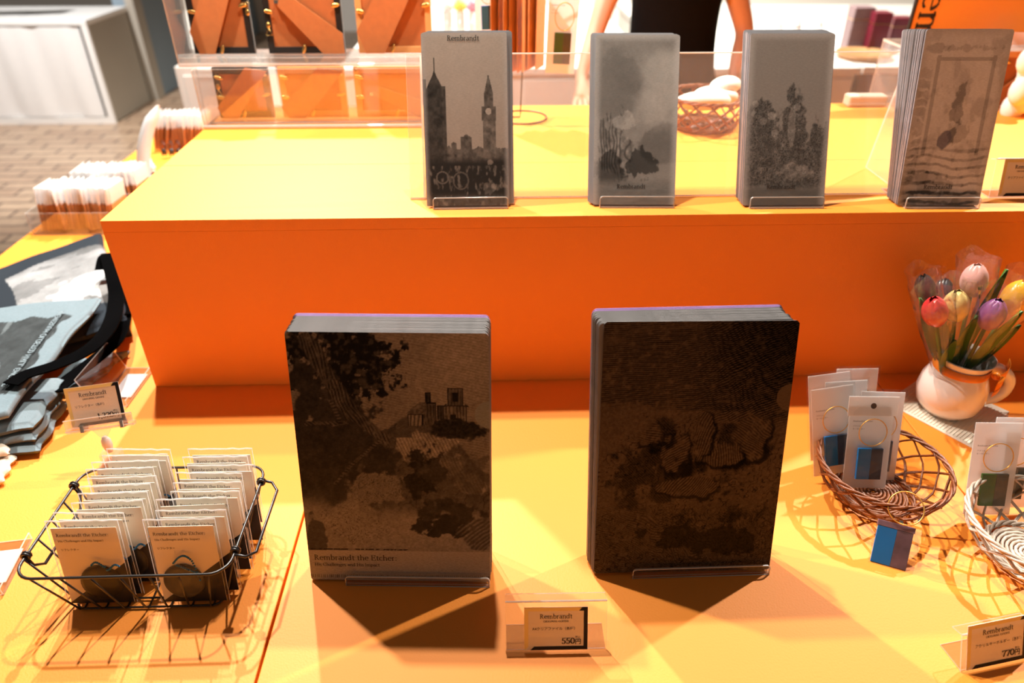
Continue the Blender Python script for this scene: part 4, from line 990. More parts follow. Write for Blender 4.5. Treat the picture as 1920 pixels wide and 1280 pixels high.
def strap_mesh(name, pts, wid, th, t, mt=STRAP, flatn=(0, 0, 1)):
    pts = [Vector(p) for p in pts]
    # catmull smoothing
    S = []
    for i in range(len(pts)-1):
        p0 = pts[max(0, i-1)]; p1 = pts[i]; p2 = pts[i+1]; p3 = pts[min(len(pts)-1, i+2)]
        for k in range(6):
            f = k/6; S.append(.5*((2*p1)+(p2-p0)*f+(2*p0-5*p1+4*p2-p3)*f*f+(-p0+3*p1-3*p2+p3)*f**3))
    S.append(pts[-1]); m = MB(); vs = []; n = len(S)
    for i, q in enumerate(S):
        T = (S[min(n-1, i+1)]-S[max(0, i-1)]).normalized(); sd = T.cross(Vector(flatn)); sd = sd.normalized() if sd.length > 1e-4 else Vector((1, 0, 0)); nn = sd.cross(T).normalized()
        for a, b_ in ((1, 1), (-1, 1), (-1, -1), (1, -1)): vs.append(tuple(q+sd*wid*.5*a+nn*th*.5*b_))
    fs = [(i*4+j, i*4+(j+1) % 4, (i+1)*4+(j+1) % 4, (i+1)*4+j) for i in range(n-1) for j in range(4)]+[(3, 2, 1, 0), tuple((n-1)*4+k for k in range(4))]
    m.add(vs, fs); o = m.build(name, mt, None, smooth=False); return to_local(o, t)
gT = 'folded tote bags on the left of the table'
def pic_tote_dark(u, v):
    n1 = fbm(u*5, v*7, 501); n2 = fbm(u*24, v*24, 503, 4)
    base = C(.016, .022, .030)+np.zeros(u.shape+(3,))
    y0 = .30-.12*u; inn = (u > .42+.10*(v-.3))*(v > .20+.05*np.sin(u*6))*(v < .80+.03*np.sin(u*8))
    g = .20+.30*(n1-.45); g = np.where(sst(.48, .56, fbm(u*4, v*10, 507)) > .5, g*.62, g); g = g+.3*blob(u, v, .86, .60, .20, .16, .7, 509)
    g = np.clip(g, .07, .6); pc = np.stack([g*.95, g*.97, g], -1)
    return np.where(inn[..., None], pc, base)
def pic_tote_pale(u, v):
    n1 = fbm(u*5, v*6, 601); n2 = fbm(u*30, v*26, 603, 4); n3 = fbm(u*12, v*14, 609)
    base = C(.155, .205, .235)*(1+.06*(n2[..., None]-.5))
    e = .012*np.sin(v*30+5*n1)+.01*np.sin(u*35)
    inn = (u > .30)*(u < .90+e)*(v > .17+e)*(v < .86+e)
    g = .5*(.05+.06*(n2-.4)+.05*n3); ring = np.abs(np.sin(np.sqrt((u-.52)**2*2+(v-.72)**2)*55)); g = np.where(((u-.52)**2*2+(v-.72)**2 < .05)*(ring > .5), .16, g)
    g = g+.08*sst(.60, .66, fbm(u*20, v*5, 611))*(v < .6)
    return np.where(inn[..., None], np.stack([g*.85, g*1.0, g*1.08], -1), base)
A = [at(-150, 520, .055), at(184, 430, .055), at(232, 590, .055), at(-150, 660, .055)]
tA = thing('tote_bag', 'charcoal tote bag with a large white photographic print, rearmost of the pile', 'bag', ((A[0]+A[2])/2*1).to_tuple()[:2]+(0.022,), 0, gT)
A = [Vector((-.60, .33, 0)), Vector((-.325, .500, 0)), Vector((-.075, .19, 0)), Vector((-.36, .05, 0))]
A = [at(-150, 545, .05), at(186, 431, .05), at(236, 592, .05), at(-130, 690, .05)]
o = cloth('bag_panel', A, .020, .028, [TOTEP], None, 170, 120, .003, 21, pic_tote_dark); to_local(o, tA)
o = cloth('bag_back', [a+Vector((.004, -.004, 0)) for a in A], .001, .018, [CANVN], None, 30, 20, .002, 23); to_local(o, tA)
B = [at(-160, 585, .08), at(189, 551, .08), at(8, 765, .08), at(-230, 830, .08)]
cB = (B[0]+B[2])/2
tB = thing('tote_bag', 'pale blue-grey canvas tote with dark print, topmost of the front pile', 'bag', (cB.x, cB.y, .062), 0, gT)
o = cloth('bag_panel', B, .062, .014, [TOTEP], None, 150, 110, .004, 31, pic_tote_pale); to_local(o, tB)
# lettering marching along the print's right edge
lt = MB(); u0 = Vector(B[1]).lerp(B[0], .125); u1 = Vector(B[2]).lerp(B[3], .105); d = (u1-u0).normalized(); L_ = (u1-u0).length; sidev = Vector((-d.y, d.x, 0))
V_, F_, wd = pen_text('RIENESUUN OLOSTED HALL ENGINE', .0150, 2.2)
st0 = u0+(u1-u0)*.16; sc_ = (L_*.66)/wd
lt.add([tuple(st0+d*(v[0]*sc_)+sidev*(-v[1]*.9-.004)+Vector((0, 0, .0812+v[2]))-Vector((0, 0, st0.z))+Vector((0, 0, 0))) for v in V_], F_)
o = lt.build('printed_lettering', CANVP, None); to_local(o, tB); TBL = o
Cc = [at(-160, 735, .045), at(118, 712, .045), at(64, 806, .040), at(-200, 850, .040)]
cC = (Cc[0]+Cc[2])/2
for k in range(3):
    tC = thing('tote_bag', ['pale canvas tote folded under the topmost pale bag', 'pale canvas tote second from the bottom of the front pile', 'pale canvas tote at the bottom of the front pile'][k], 'bag', (cC.x, cC.y, .034-.0155*k), 0, gT)
    sh = Vector((.002*k, -.006*k+.002, 0))
    o = cloth('bag_panel', [c+sh for c in Cc], .035-.0155*k, .0145, [CANVP], None, 40, 30, .0025, 41+k); to_local(o, tC)
Dd = [at(140, 672, .018), at(240, 650, .018), at(150, 712, .03), at(60, 720, .03)]
cD = (Dd[0]+Dd[2])/2
tD = thing('tote_bag', 'pale printed tote peeking out beneath the black straps by the riser corner', 'bag', (cD.x, cD.y, .002), 0, gT)
o = cloth('bag_panel', Dd, .002, .014, [TOTEP], None, 60, 50, .002, 51, lambda u, v: pic_tote_pale(u*.8+.1, v)); to_local(o, tD)
# straps
strap_mesh('strap', [at(192, 505, .080), at(200, 478, .095), at(213, 520, .085), at(218, 560, .07), at(206, 610, .08), at(170, 652, .095), at(110, 682, .095), at(50, 702, .085), at(20, 720, .085)], .027, .0022, tB)
strap_mesh('strap', [at(235, 560, .03), at(228, 610, .04), at(214, 640, .05), at(185, 668, .045), at(130, 710, .035), at(100, 735, .045)], .028, .0022, tD)
strap_mesh('strap', [at(212, 505, .06), at(222, 540, .04), at(232, 575, .035), at(236, 590, .045)], .028, .0022, tA)
m = MB()
# cream cloth at the left edge
Ee = [at(-120, 830, .02), at(12, 824, .02), at(22, 850, .02), at(-130, 900, .02)]
t = thing('cloth_bag', 'cream cotton cloth bag at the left edge below the pale totes', 'bag', ((Ee[0]+Ee[2])/2).to_tuple()[:2]+(0.0,))
o = cloth('cloth_panel', Ee, .016, .012, [CANVC], None, 30, 20, .003, 61); to_local(o, t)
Ee2 = [at(-120, 860, .01), at(30, 852, .01), at(4, 898, .01), at(-130, 950, .01)]
o = cloth('cloth_panel', Ee2, .001, .013, [CANVC], None, 30, 20, .003, 63); to_local(o, t)

# clear stands behind the clip card and at the left edge
def clear_stand(a, b_, hgt, back, label, yawfix=0, foot=.05):
    a, b_ = Vector(a), Vector(b_); d = b_-a; L_ = d.length; ya = math.atan2(d.y, d.x)
    t = thing('clear_stand', label, 'display stand', (a.x, a.y, 0), (0, 0, ya))
    m = MB(); m.box((0, 0, 0), (L_, foot, .002)); m.m = [0, 0, 1, 1, 1, 1]; m.build('foot_sheet', [ACR, ACR_E], t)
    m = MB(); m.M = Matrix.Translation((0, foot, .001)) @ Matrix.Rotation(-back, 4, 'X'); m.box((0, -.002, 0), (L_, 0, hgt)); m.m = [1, 1, 0, 0, 1, 1]; m.build('back_sheet', [ACR, ACR_E], t)
    m = MB(); m.box((0, 0, .002), (L_, .002, .012)); m.m = [1, 1, 0, 0, 1, 1]; m.build('front_lip', [ACR, ACR_E], t)
    m = MB(); m.box((L_*.2, .004, .0024), (L_*.8, foot-.012, .0030)); m.build('paper_slip', CARD_W, t)
    return t
clear_stand(at(240, 762), at(292, 690), .055, .35, 'clear acrylic stand with a white slip behind the 1,320 yen card')
clear_stand(at(8, 1115), at(62, 1010), .085, .35, 'clear acrylic stand with a white slip at the left edge beside the wire basket', foot=.055)

# ================================================================== FRAME CASE ON THE RISER (left rear)
def photo_frame(label, loc, W, Hh, mould, legpts, lean, hang=(), grp='picture frames with their backs turned', z=None):
    t = thing('picture_frame', label, 'picture frame', loc, R3(0, lean), grp)
    f = .0125; m = MB()
    for lo, hi in (((0, 0, 0), (f, .010, Hh)), ((W-f, 0, 0), (W, .010, Hh)), ((f, 0, 0), (W-f, .010, f)), ((f, 0, Hh-f), (W-f, .010, Hh))): m.box(lo, hi)
    mo_ = m.build('moulding', mould, t, bevel=.0006)
    m = MB(); m.box((f, .0015, f), (W-f, .0045, Hh-f)); m.build('backing_board', MDF, t)
    m = MB(); m.prism([(a*W, b*Hh) for a, b in legpts], -.0075, -.0045); m.build('easel_leg', MDF_L, t)
    m = MB(); x_, z_ = sum(a for a, b in legpts[:2])/2*W, sum(b for a, b in legpts[:2])/2*Hh
    m.box((x_-.012, -.0048, z_-.010), (x_+.012, .0012, z_-.004)); m.build('hinge', STEEL, t)
    for (x, zz, a) in ((.004, Hh*.42, .2), (W-.004, Hh*.48, PI-.2), (W*.48, .0135, 1.9), (.005, Hh*.82, .3), (W-.005, Hh*.85, PI+.3)):
        m = MB(); m.M = Matrix.Translation((x, -.0016, zz)) @ Matrix.Rotation(a, 4, 'Y'); m.ball((.006, 0, 0), .009, .0012, .0036, 12, 6); m.ball((0, -.0012, 0), .0018, .001, .0018, 8, 6)
        m.build('turn_button', BRASS, mo_, smooth=True)
    for (x, zz, s_) in hang:
        m = MB(); m.ball((x, -.0010, zz), .0042, .0012, .0055, 12, 6); m.tube([(x-.0065, -.0018, zz+s_*.018), (x+.0065, -.0018, zz+s_*.018), (x, -.0018, zz+s_*.005)], .0009, True, 6); m.build('hanger', BRASS, mo_, smooth=True)
    return t
legA = [(.62, 1.0), (1.0, .93), (.35, 0.0), (.10, 0.0), (.0, .22)]
legB = [(.28, .62), (.20, .47), (.72, .0), (1.0, .0), (1.0, .20)]
yU, yL = .560, .500
zS = .4105
UF = [(345, 480, legA, FRAMEB, ((.117, .075, 1),), 'black-edged frame back, upper shelf, leftmost'),
      (484, 648, legB, FRAMEB, ((.006, .052, -1),), 'black-edged frame back with a leg slanting right, middle of the upper shelf'),
      (652, 812, legA, FRAMEW, (), 'pale wood frame back at the right of the upper shelf')]
for x0, x1, lg, mo, hg, lb in UF:
    a = aty(x0+22, 105, yU).x; b_ = aty(x1, 105, yU).x
    photo_frame(lb, (a, yU, zS+.0048), b_-a, .185, mo, lg, .10, hg)
LFm = [(398, 512, legA, FRAMEB, ((.007, .060, -1),), 'black-edged frame back, lower tier, leftmost'),
       (518, 652, legA, FRAMEW, (), 'pale wood frame back in the middle of the lower tier'),
       (657, 830, legB, FRAMEW, ((.006, .088, 1),), 'pale wood frame back at the right of the lower tier')]
for x0, x1, lg, mo, hg, lb in LFm:
    a = aty(x0+12, 205, yL).x; b_ = aty(x1, 205, yL).x
    photo_frame(lb, (a, yL, H+.0076), b_-a, .096, mo, lg, .08, hg)
cs = thing('acrylic_case', 'two-tier clear acrylic case holding the frame backs', 'display case', (0, .452, H))
CX1 = .468
def ac(name, lo, hi, mm, par=cs, mats=None):
    m = MB(); m.box(lo, hi); m.m = mm; return m.build(name, mats or [ACR_T, ACR_E], par)
ac('base_plate', (.004, 0, 0), (CX1-.004, .150, .006), [0, 0, 1, 1, 1, 1])
ac('shelf', (-.03, .030, zS-H-.004), (CX1, .165, zS-H+.003), [0, 0, 1, 1, 1, 1])
ac('front_panel', (.004, .008, .006), (CX1-.004, .011, zS-H-.004), [1, 1, 0, 0, 1, 1])
ac('shelf_lip', (-.03, .030, zS-H+.003), (CX1, .033, zS-H+.012), [1, 1, 0, 0, 1, 1])
ac('side_panel', (0, 0, 0), (.003, .150, zS-H-.004), [1, 1, 1, 1, 0, 0]); ac('side_panel', (CX1-.003, 0, 0), (CX1, .150, zS-H-.004), [1, 1, 1, 1, 0, 0])
ac('tall_side', (-.033, .030, zS-H-.004), (-.030, .165, .34), [1, 1, 1, 1, 0, 0])
m = MB(); m.tube([(0, -.002, .004), (CX1, -.002, .004)], .0032); m.tube([(.01, .012, .0075), (CX1, .012, .0075)], .0014); m.tube([(-.03, .029, zS-H), (CX1, .029, zS-H)], .0012); m.build('polished_edge', ACR_LIP, cs)

# ================================================================== HANGING STAND
hs = thing('hanging_stand', 'black wire stand with ring foot behind the leftmost narrow files', 'display stand', (.6265, .512, H))
m = MB(); m.tube([(.005+.050*math.cos(2*PI*k/40), .0+.050*math.sin(2*PI*k/40), .0018) for k in range(40)], .0018, True, 8); m.build('ring_foot', BLACKW, hs, smooth=True)
m = MB(); m.tube([(-.045, .0, .0018), (0, -.002, .003), (.001, 0, .012), (.004, 0, .10), (.004, 0, .285)], .0017); m.build('pole', BLACKW, hs, smooth=True)
for a, ln_ in ((-.5, .062), (.55, .075), (2.6, .080), (3.6, .06)):
    m = MB(); m.tube([(.004, 0, .272), (.004+ln_*math.cos(a), -abs(ln_*math.sin(a))*.6, .272), (.004+(ln_+.006)*math.cos(a), -abs(ln_*math.sin(a))*.6, .280)], .0013); m.build('hook_arm', BLACKW, hs, smooth=True)
gK = 'kraft strips hanging on the wire stand'
kp = None
for k in range(8):
    x = .580+.0118*k; loc = (x, .470+.008*math.sin(k*2.1), .402+.004*math.sin(k*1.3)); rot = (0, .02*math.sin(k), 1.05+.12*math.sin(k*1.9))
    lab = 'edge-on kraft card packet hanging in the bunch on the wire stand'
    if kp is None:
        kp = thing('hanging_packet', lab, 'packet', loc, rot, gK)
        m = MB(); m.box((-.022, 0, 0), (.022, .0012, .150)); m.build('kraft_card', KRAFT, kp)
        m = MB(); m.box((-.024, -.0008, -.003), (.024, .002, .160)); m.build('clear_bag', SLEEVE, kp)
    else: dup(kp, loc, rot, lab, gK)
a = aty(1022, 138, .45); tq2 = tag_packet('bagged green tag with gold ring hanging from the wire stand', (a.x, .450, a.z+.002), R3(-.1, 0, .03), GREENT, GREENT2, 'hanging tags'); tq2.scale = (.92, .92, 1.25)
a = aty(893, 70, .50); tq3 = tag_packet('bagged blue tag hanging at the left of the wire stand', (a.x, .50, a.z), R3(.15, 0, -.02), BLUET, BLUET2, 'hanging tags'); tq3.scale = (.75, .9, .95)

# ================================================================== RIGHT REAR OF THE RISER
sg = aty(1706, 56, .575)
cs2 = thing('acrylic_case', 'clear acrylic shelf case at the right rear carrying the orange sign', 'display case', (sg.x-.005, .54, H))
zz = sg.z-H
ac('front_lip', (0, 0, zz-.036), (.60, .003, zz), [1, 1, 0, 0, 1, 1], cs2); ac('shelf', (0, .003, zz-.036), (.60, .12, zz-.031), [0, 0, 1, 1, 1, 1], cs2); ac('side_panel', (.0, .002, .0), (.003, .12, zz-.036), [1, 1, 1, 1, 0, 0], cs2); ac('side_panel', (.597, .002, .0), (.60, .12, zz-.036), [1, 1, 1, 1, 0, 0], cs2)
ac('base_plate', (.003, .002, 0), (.597, .12, .004), [0, 0, 1, 1, 1, 1], cs2)
sn = thing('orange_sign', 'orange sign board with large sideways dark lettering at the top right', 'sign', (sg.x, .575, sg.z-.030))
m = MB(); m.box((0, 0, 0), (.55, .006, .26)); m.build('board', mat('orange_sign_print', (.85, .33, .05), .45, var=.10, scale=5), sn)
m = MB(); m.box((-.004, -.001, 0), (.0, .007, .26)); m.build('dark_edge', FRAMEB, sn)
m = MB(); V_, F_, wd = pen_text('Rembrandt', .078, 1.1); cut = pen_text('Rem', .078)[2]
keep = [f for f in F_ if all(V_[i][0] < cut+.001 for i in f)]
m.add([(.010+v[1], -.0006-v[2], cut+.008-v[0]) for v in V_], keep); m.build('lettering', INK, sn)
m = MB(); 
for v in [(.13, .20), (.16, .17), (.19, .19), (.17, .13)]: m.ball((v[0], -.0001, v[1]), .020, .0004, .030, 12, 6)
m.build('printed_ornament', mat('pale_orange_print', (.95, .50, .10), .5), sn)
a = at(1845, 205, H); photo_frame('pale wood frame back under the orange sign', (a.x+.02, .575, H+.0050), .17, .108, FRAMEW, legA, .05)
m = MB(); 
for k in range(7): m.ball((.012*math.sin(k*2.3), .01*math.cos(k*1.7), .020*k*.5), .024+.006*math.sin(k*3), .02, .016, 12, 8)
o = m.build('crumpled_tissue', mat('white_tissue', (.85, .82, .80), .8), None, smooth=True); a = aty(1925, 130, .50); o.location = (a.x+.01, .50, H+.016)
o.scale = (1, 1, 1.9); tag(o, 'crumpled white tissue bundle standing at the far right edge', 'tissue')
a = at(1580, 196, H); t = thing('paper_packet', 'low cream paper packet on the rear edge of the platform', 'packet', (a.x, .575, H+.0005))
m = MB(); m.box((0, 0, 0), (.085, .030, .024)); m.build('packet_body', CREAMB, t, bevel=.004)
m = MB(); m.box((.004, -.001, .005), (.081, .0, .008)); m.build('fold_line', CARD_W, t)

# ================================================================== LEFT REAR STRIP OF THE TABLE
def tray(label, x0, x1, y0, y1, h):
    t = thing('clear_tray', label, 'tray', (x0, y0, 0)); W, D = x1-x0, y1-y0
    ac('tray_base', (0, 0, 0), (W, D, .002), [0, 0, 1, 1, 1, 1], t)
    for lo, hi, mm in (((0, 0, .002), (W, .002, h), [1, 1, 0, 0, 1, 1]), ((0, D-.002, .002), (W, D, h), [1, 1, 0, 0, 1, 1]), ((0, .002, .002), (.002, D-.002, h), [1, 1, 1, 1, 0, 0]), ((W-.002, .002, .002), (W, D-.002, h), [1, 1, 1, 1, 0, 0])):
        ac('tray_wall', lo, hi, mm, t)
    return t
tray('clear tray of upright packets nearest the platform corner', -.526, -.300, .615, .715, .055)
tray('clear tray of upright packets behind the nearest tray', -.500, -.290, .735, .850, .055)
def upright_row(x0, x1, y, n, h, grp, lab, lean=.12, amp=.10):
    src = None
    for k in range(n):
        x = x0+(x1-x0)*k/(n-1); rot = (rnd.uniform(-.06, .06), lean+amp*(math.sin(k*.55)*.6), 0); loc = (x, y+rnd.uniform(-.006, .006), .0075)
        if src is None:
            src = thing('upright_packet', lab, 'packet', loc, rot, grp)
            m = MB(); m.box((-.0005, 0, 0), (.0005, .075, h*.62)); m.build('kraft_part', KRAFT, src)
            m = MB(); m.box((-.0007, 0, h*.62), (.0007, .075, h)); m.build('white_header', CARD_W, src)
            m = MB(); m.box((-.0016, -.002, 0), (.0016, .077, h*.62)); m.build('clear_bag', SLEEVE, src)
        else: dup(src, loc, rot, lab, grp)
upright_row(-.505, -.332, .625, 30, .105, 'white-headed packets in the nearest clear tray', 'white-headed packet upright in the clear tray nearest the platform corner')
upright_row(-.480, -.325, .750, 22, .100, 'white-headed packets in the second clear tray', 'white-headed packet upright in the second clear tray')
upright_row(-.470, -.330, 1.22, 16, .110, 'packets standing farthest back beside the platform', 'brown and white packet standing farthest back beside the platform', .2)
# curved white paper band
q = at(262, 345, 0); t = thing('curved_band', 'tall curved white paper band rising from the black tray', 'paper', (-.395, .955, .0035))
m = MB(); vs = []; n = 14
for k in range(n+1):
    f = k/n; z = .205*f; off = .080*f*f
    for s_, e in ((-1, -.0004), (1, -.0004), (1, .0004), (-1, .0004)): vs.append((off+s_*.019*(1 if f < .85 else 1-(f-.85)*5.5), e+.02*f, z))
m.add(vs, [(4*k+j, 4*k+(j+1) % 4, 4*k+4+(j+1) % 4, 4*k+4+j) for k in range(n) for j in range(4)]+[(3, 2, 1, 0)])
m.build('band', mat('bluish_white_paper', (.72, .78, .82), .6), t, smooth=True)
t = thing('black_tray', 'low black tray beside the riser under the curved band', 'tray', (-.40, .90, 0))
m = MB(); m.box((0, 0, 0), (.14, .11, .003)); m.build('tray_base', FRAMEB, t, bevel=.001)
for lo, hi in (((0, 0, .003), (.14, .003, .012)), ((0, .107, .003), (.14, .11, .012)), ((0, .003, .003), (.003, .107, .012)), ((.137, .003, .003), (.14, .107, .012))):
    m = MB(); m.box(lo, hi); m.build('tray_wall', FRAMEB, t)
for k in range(8):
    m = MB(); m.box((-.05, -.036, 0), (.05, .036, .0022)); o = m.build('postcard', CARD_W if k % 3 else bpy.data.materials['bluish_white_paper'])
    o.location = (-.47+.006*math.sin(k*2), 1.05+.005*math.cos(k*3), .0005+.0028*k); o.rotation_euler = (0, 0, .5+.12*math.sin(k*1.7))
    tag(o, 'white postcard fanned in the pile beside the platform' if k < 7 else 'white postcard topmost of the pile beside the platform', 'postcard', 'postcards piled beside the platform')
t = thing('pendant_bundle', 'cluster of small clear and blue beads at the outer table edge', 'beads', (-.525, 1.00, .0005)); t['kind'] = 'stuff'
m = MB(); 
for k in range(16): m.ball((.014*math.sin(k*2.4), .02*math.cos(k*1.9), .005+.009*(k % 3)), .006, .006, .006, 8, 6)
m.build('beads', mat('pale_blue_beads', (.45, .58, .68), .15, spec=.8), t, smooth=True)
for k in range(3):
    m = MB(); m.tube([(0, 0, 0), (0, .004, .03), (.006, .01, .045), (.012, .006, .03), (.012, 0, .002)], .0022, rs=[.0022, .002, .0018, .002, .0022]); m.ball((.006, .004, .012), .009, .006, .010, 10, 8)
    o = m.build('dark_charm', BLACKW, None, smooth=True); o.location = (-.425+.022*k, 1.16, .010); tag(o, ['dark looped charm at the left before the farthest packets', 'dark looped charm in the middle before the farthest packets', 'dark looped charm at the right before the farthest packets'][k], 'charm', 'dark looped charms')

# ================================================================== BACKGROUND FURNITURE
def counter(label, x0, x1, y0, y1, zt, doors, cat='counter'):
    t = thing('white_counter', label, cat, ((x0+x1)/2, (y0+y1)/2, FZ)); hx, hy, hh = (x1-x0)/2, (y1-y0)/2, zt-FZ
    m = MB(); m.box((-hx, -hy, hh-.03), (hx, hy, hh)); m.build('worktop', WHITE, t, bevel=.003)
    m = MB(); m.box((-hx+.02, -hy+.02, 0), (hx-.02, hy-.02, hh-.03)); m.build('body', WHITE, t)
    for a, b_ in doors:
        m = MB(); m.box((a-(x0+x1)/2, -hy+.002, .04), (b_-(x0+x1)/2, -hy+.02, hh-.05)); m.build('door', FABW, t, bevel=.004)
    return t
tA_ = aty(960, 128, 2.3).z
counter('white counter with panelled front behind the hanging stand', -.1, 1.30, 2.3, 4.2, tA_, [(-.05, .31), (.34, .66), (.72, 1.0), (1.03, 1.27)])
t = thing('display_counter', 'white display table with cloth-covered front at the top left', 'table', (-3.5, 4.9, FZ)); hh = -.122-FZ
m = MB(); m.box((-1.8, -.343, hh-.035), (1.21, .35, hh)); m.build('table_top', WHITE, t, bevel=.004)
m = MB(); m.box((-1.8, -.32, 0), (1.195, .35, hh-.035)); m.build('carcass', GREYP, t)  # shade of the white table's unlit side is put into this grey
m = MB(); m.box((1.165, -.343, 0), (1.21, -.32, hh-.035)); m.box((-1.8, -.343, 0), (1.165, -.32, .05)); m.build('front_frame', WHITE, t)
m = MB(); vs = []; nx = 90; 
for k in range(nx+1):
    x = -1.8+2.955*k/nx
    for j in range(9):
        f = j/8; vs.append((x, -.334+.010*math.sin(x*16+f*1.4)*(1-f*.5)+.004*math.sin(x*41), .056+(hh-.098)*f))
m.add(vs, [(k*9+j, (k+1)*9+j, (k+1)*9+j+1, k*9+j+1) for k in range(nx) for j in range(8)]); m.build('front_cloth', FABW, t, smooth=True)
m = MB(); m.box((1.150, -.345, .06), (1.158, -.336, hh-.04)); m.build('cloth_gap', FRAMEB, t)
m = MB(); m.box((-2.30, 5.25, FZ), (-2.235, 5.40, 2.2)); struct(m.build('trim_1', GREYP))
for k, (x, y, sx, col, lb) in enumerate(((-3.05, 4.75, .20, CANVN, 'dark folded garment lying on the top left display table'), (-2.72, 4.80, .14, STRAP, 'dark rolled cloth on the top left display table'))):
    t = thing('folded_cloth', lb, 'cloth', (x, y, -.1215))
    o = cloth('cloth_fold', [Vector((x-sx, y+.10, 0)), Vector((x+sx, y+.16, 0)), Vector((x+sx*.9, y-.02, 0)), Vector((x-sx, y-.10, 0))], -.120, .045, [col], None, 30, 16, .02, 80+k)
    # keep it above the table top
    for v in o.data.vertices: v.co.z = max(v.co.z, -.121)
    to_local(o, t)
# white low cabinet left behind the frame case
p0 = aty(325, 125, 2.2); p1 = aty(412, 100, 2.2)
t = thing('white_cabinet', 'white box cabinet with raised front panel left of the frame case', 'cabinet', ((p0.x+p1.x)/2+.06, 2.38, FZ)); hx = (p1.x-p0.x)/2+.06
m = MB(); m.box((-hx, -.18, 0), (hx, .18, p0.z-FZ)); m.build('body', WHITE, t, bevel=.006)
m = MB(); m.box((-hx+.03, -.188, .03), (hx-.03, -.18, p0.z-FZ-.035)); m.build('front_panel', WHITE, t, bevel=.004)
# vases with blurred flowers
FC = [(.55, .03, .05), (.75, .78, .85), (.85, .60, .10), (.75, .25, .35)]
for k, (px, cx_) in enumerate(((812, 0), (838, 1), (862, 2), (886, 3))):
    c = aty(px-18 if k == 0 else px, 5, 2.5); zt = aty(px, 22, 2.5).z
    t = thing('flower_vase', ['white vase with red flowers, leftmost on the white counter', 'white vase with pale flowers, second on the white counter', 'white vase with yellow flowers on the white counter', 'white vase with pink flowers, rightmost on the white counter'][k], 'vase', (c.x, 2.5, tA_))
    hz = max(.06, zt-tA_); m = MB(); m.lathe([(.0001, 0), (.018, 0), (.022, hz*.5), (.020, hz), (.016, hz), (.017, .01), (.0001, .01)], 20); m.build('vase_body', CERAM, t, smooth=True)
    fm = mat('flower_colour_%s' % ['red', 'pale', 'yellow', 'pink'][k], FC[k], .6, var=.3)
    for j in range(4):
        m = MB(); a_ = j*1.7; cc = (.012*math.cos(a_), .02*math.sin(a_), hz+.022+.012*(j % 2)); m.tube([(0, 0, hz*.6), cc], .002)
        m.ball(cc, .017, .020, .018, 12, 8); m.build('blossom', fm, t, smooth=True)
# right white table with the maroon boxes
counter('white table at the right rear carrying maroon boxes', 1.46, 2.27, 2.36, 4.4, .0, [(1.50, 1.86), (1.89, 2.24)], 'table')
t = thing('brown_cabinet', 'dark brown wooden cabinet beside the right rear white table', 'cabinet', (2.80, 3.3, FZ))
m = MB(); m.box((-.515, -.90, 0), (.7, 1.0, -FZ-.03)); m.build('body', mat('dark_brown_wood', (.13, .045, .03), .5, var=.3, scale=12), t)
m = MB(); m.box((-.52, -.93, -FZ-.03), (.72, 1.02, -FZ)); m.build('worktop', WHITE, t)
for k, (xa, xb, ya, h_, mt_, lb) in enumerate(((1588, 1625, 2.72, .20, MAUVE, 'mauve grey upright box left of the maroon boxes'), (1628, 1660, 2.66, .185, MAROON, 'tall maroon box in the middle of the box row'), (1664, 1702, 2.74, .15, MAROON, 'shorter maroon box right of the tall one'))):
    a = aty(xa, 85, ya); b_ = aty(xb, 85, ya); t = thing('gift_box', lb, 'box', (a.x, ya, .0005), (0, 0, -.05), 'upright boxes on the right rear table')
    m = MB(); m.box((0, 0, 0), (b_.x-a.x, .09, h_)); m.build('box_body', mt_, t, bevel=.004)
    m = MB(); m.box((-.001, -.001, h_*.72), (b_.x-a.x+.001, .091, h_*.72+.002)); m.build('lid_seam', BRASS, t)
t = thing('wooden_tray', 'round brown wooden tray in front of the upright boxes', 'tray', (2.36, 2.56, .0005)); m = MB(); m.lathe([(.0001, 0), (.11, 0), (.13, .028), (.125, .028), (.105, .006), (.0001, .006)], 32); m.build('tray_body', mat('tan_wood', (.35, .18, .07), .5), t, smooth=True)
# pale wares on the table behind the person
for k, (px, py, y, r, h_, lb) in enumerate(((1455, 60, 3.1, .035, .10, 'pale jar nearest the person on the right rear table'), (1490, 65, 3.0, .030, .12, 'pale slender jar on the right rear table'), (1525, 70, 3.2, .045, .08, 'low pale bowl on the right rear table'))):
    a = aty(px, py, y); t = thing('pale_jar', lb, 'jar', (a.x, y, .0005), 0, 'pale wares on the right rear table')
    m = MB(); m.lathe([(.0001, 0), (r*.8, 0), (r, h_*.4), (r*.7, h_*.85), (r*.75, h_), (r*.6, h_), (r*.6, h_*.8), (.0001, h_*.1)], 24); m.build('jar_body', CERAM, t, smooth=True)
    m = MB(); m.lathe([(r*.90, h_*.55), (r*.90, h_*.62), (r*.88, h_*.62), (r*.88, h_*.55)], 24); m.build('jar_band', [GREYP, MAUVE, BLUEW][k], t)

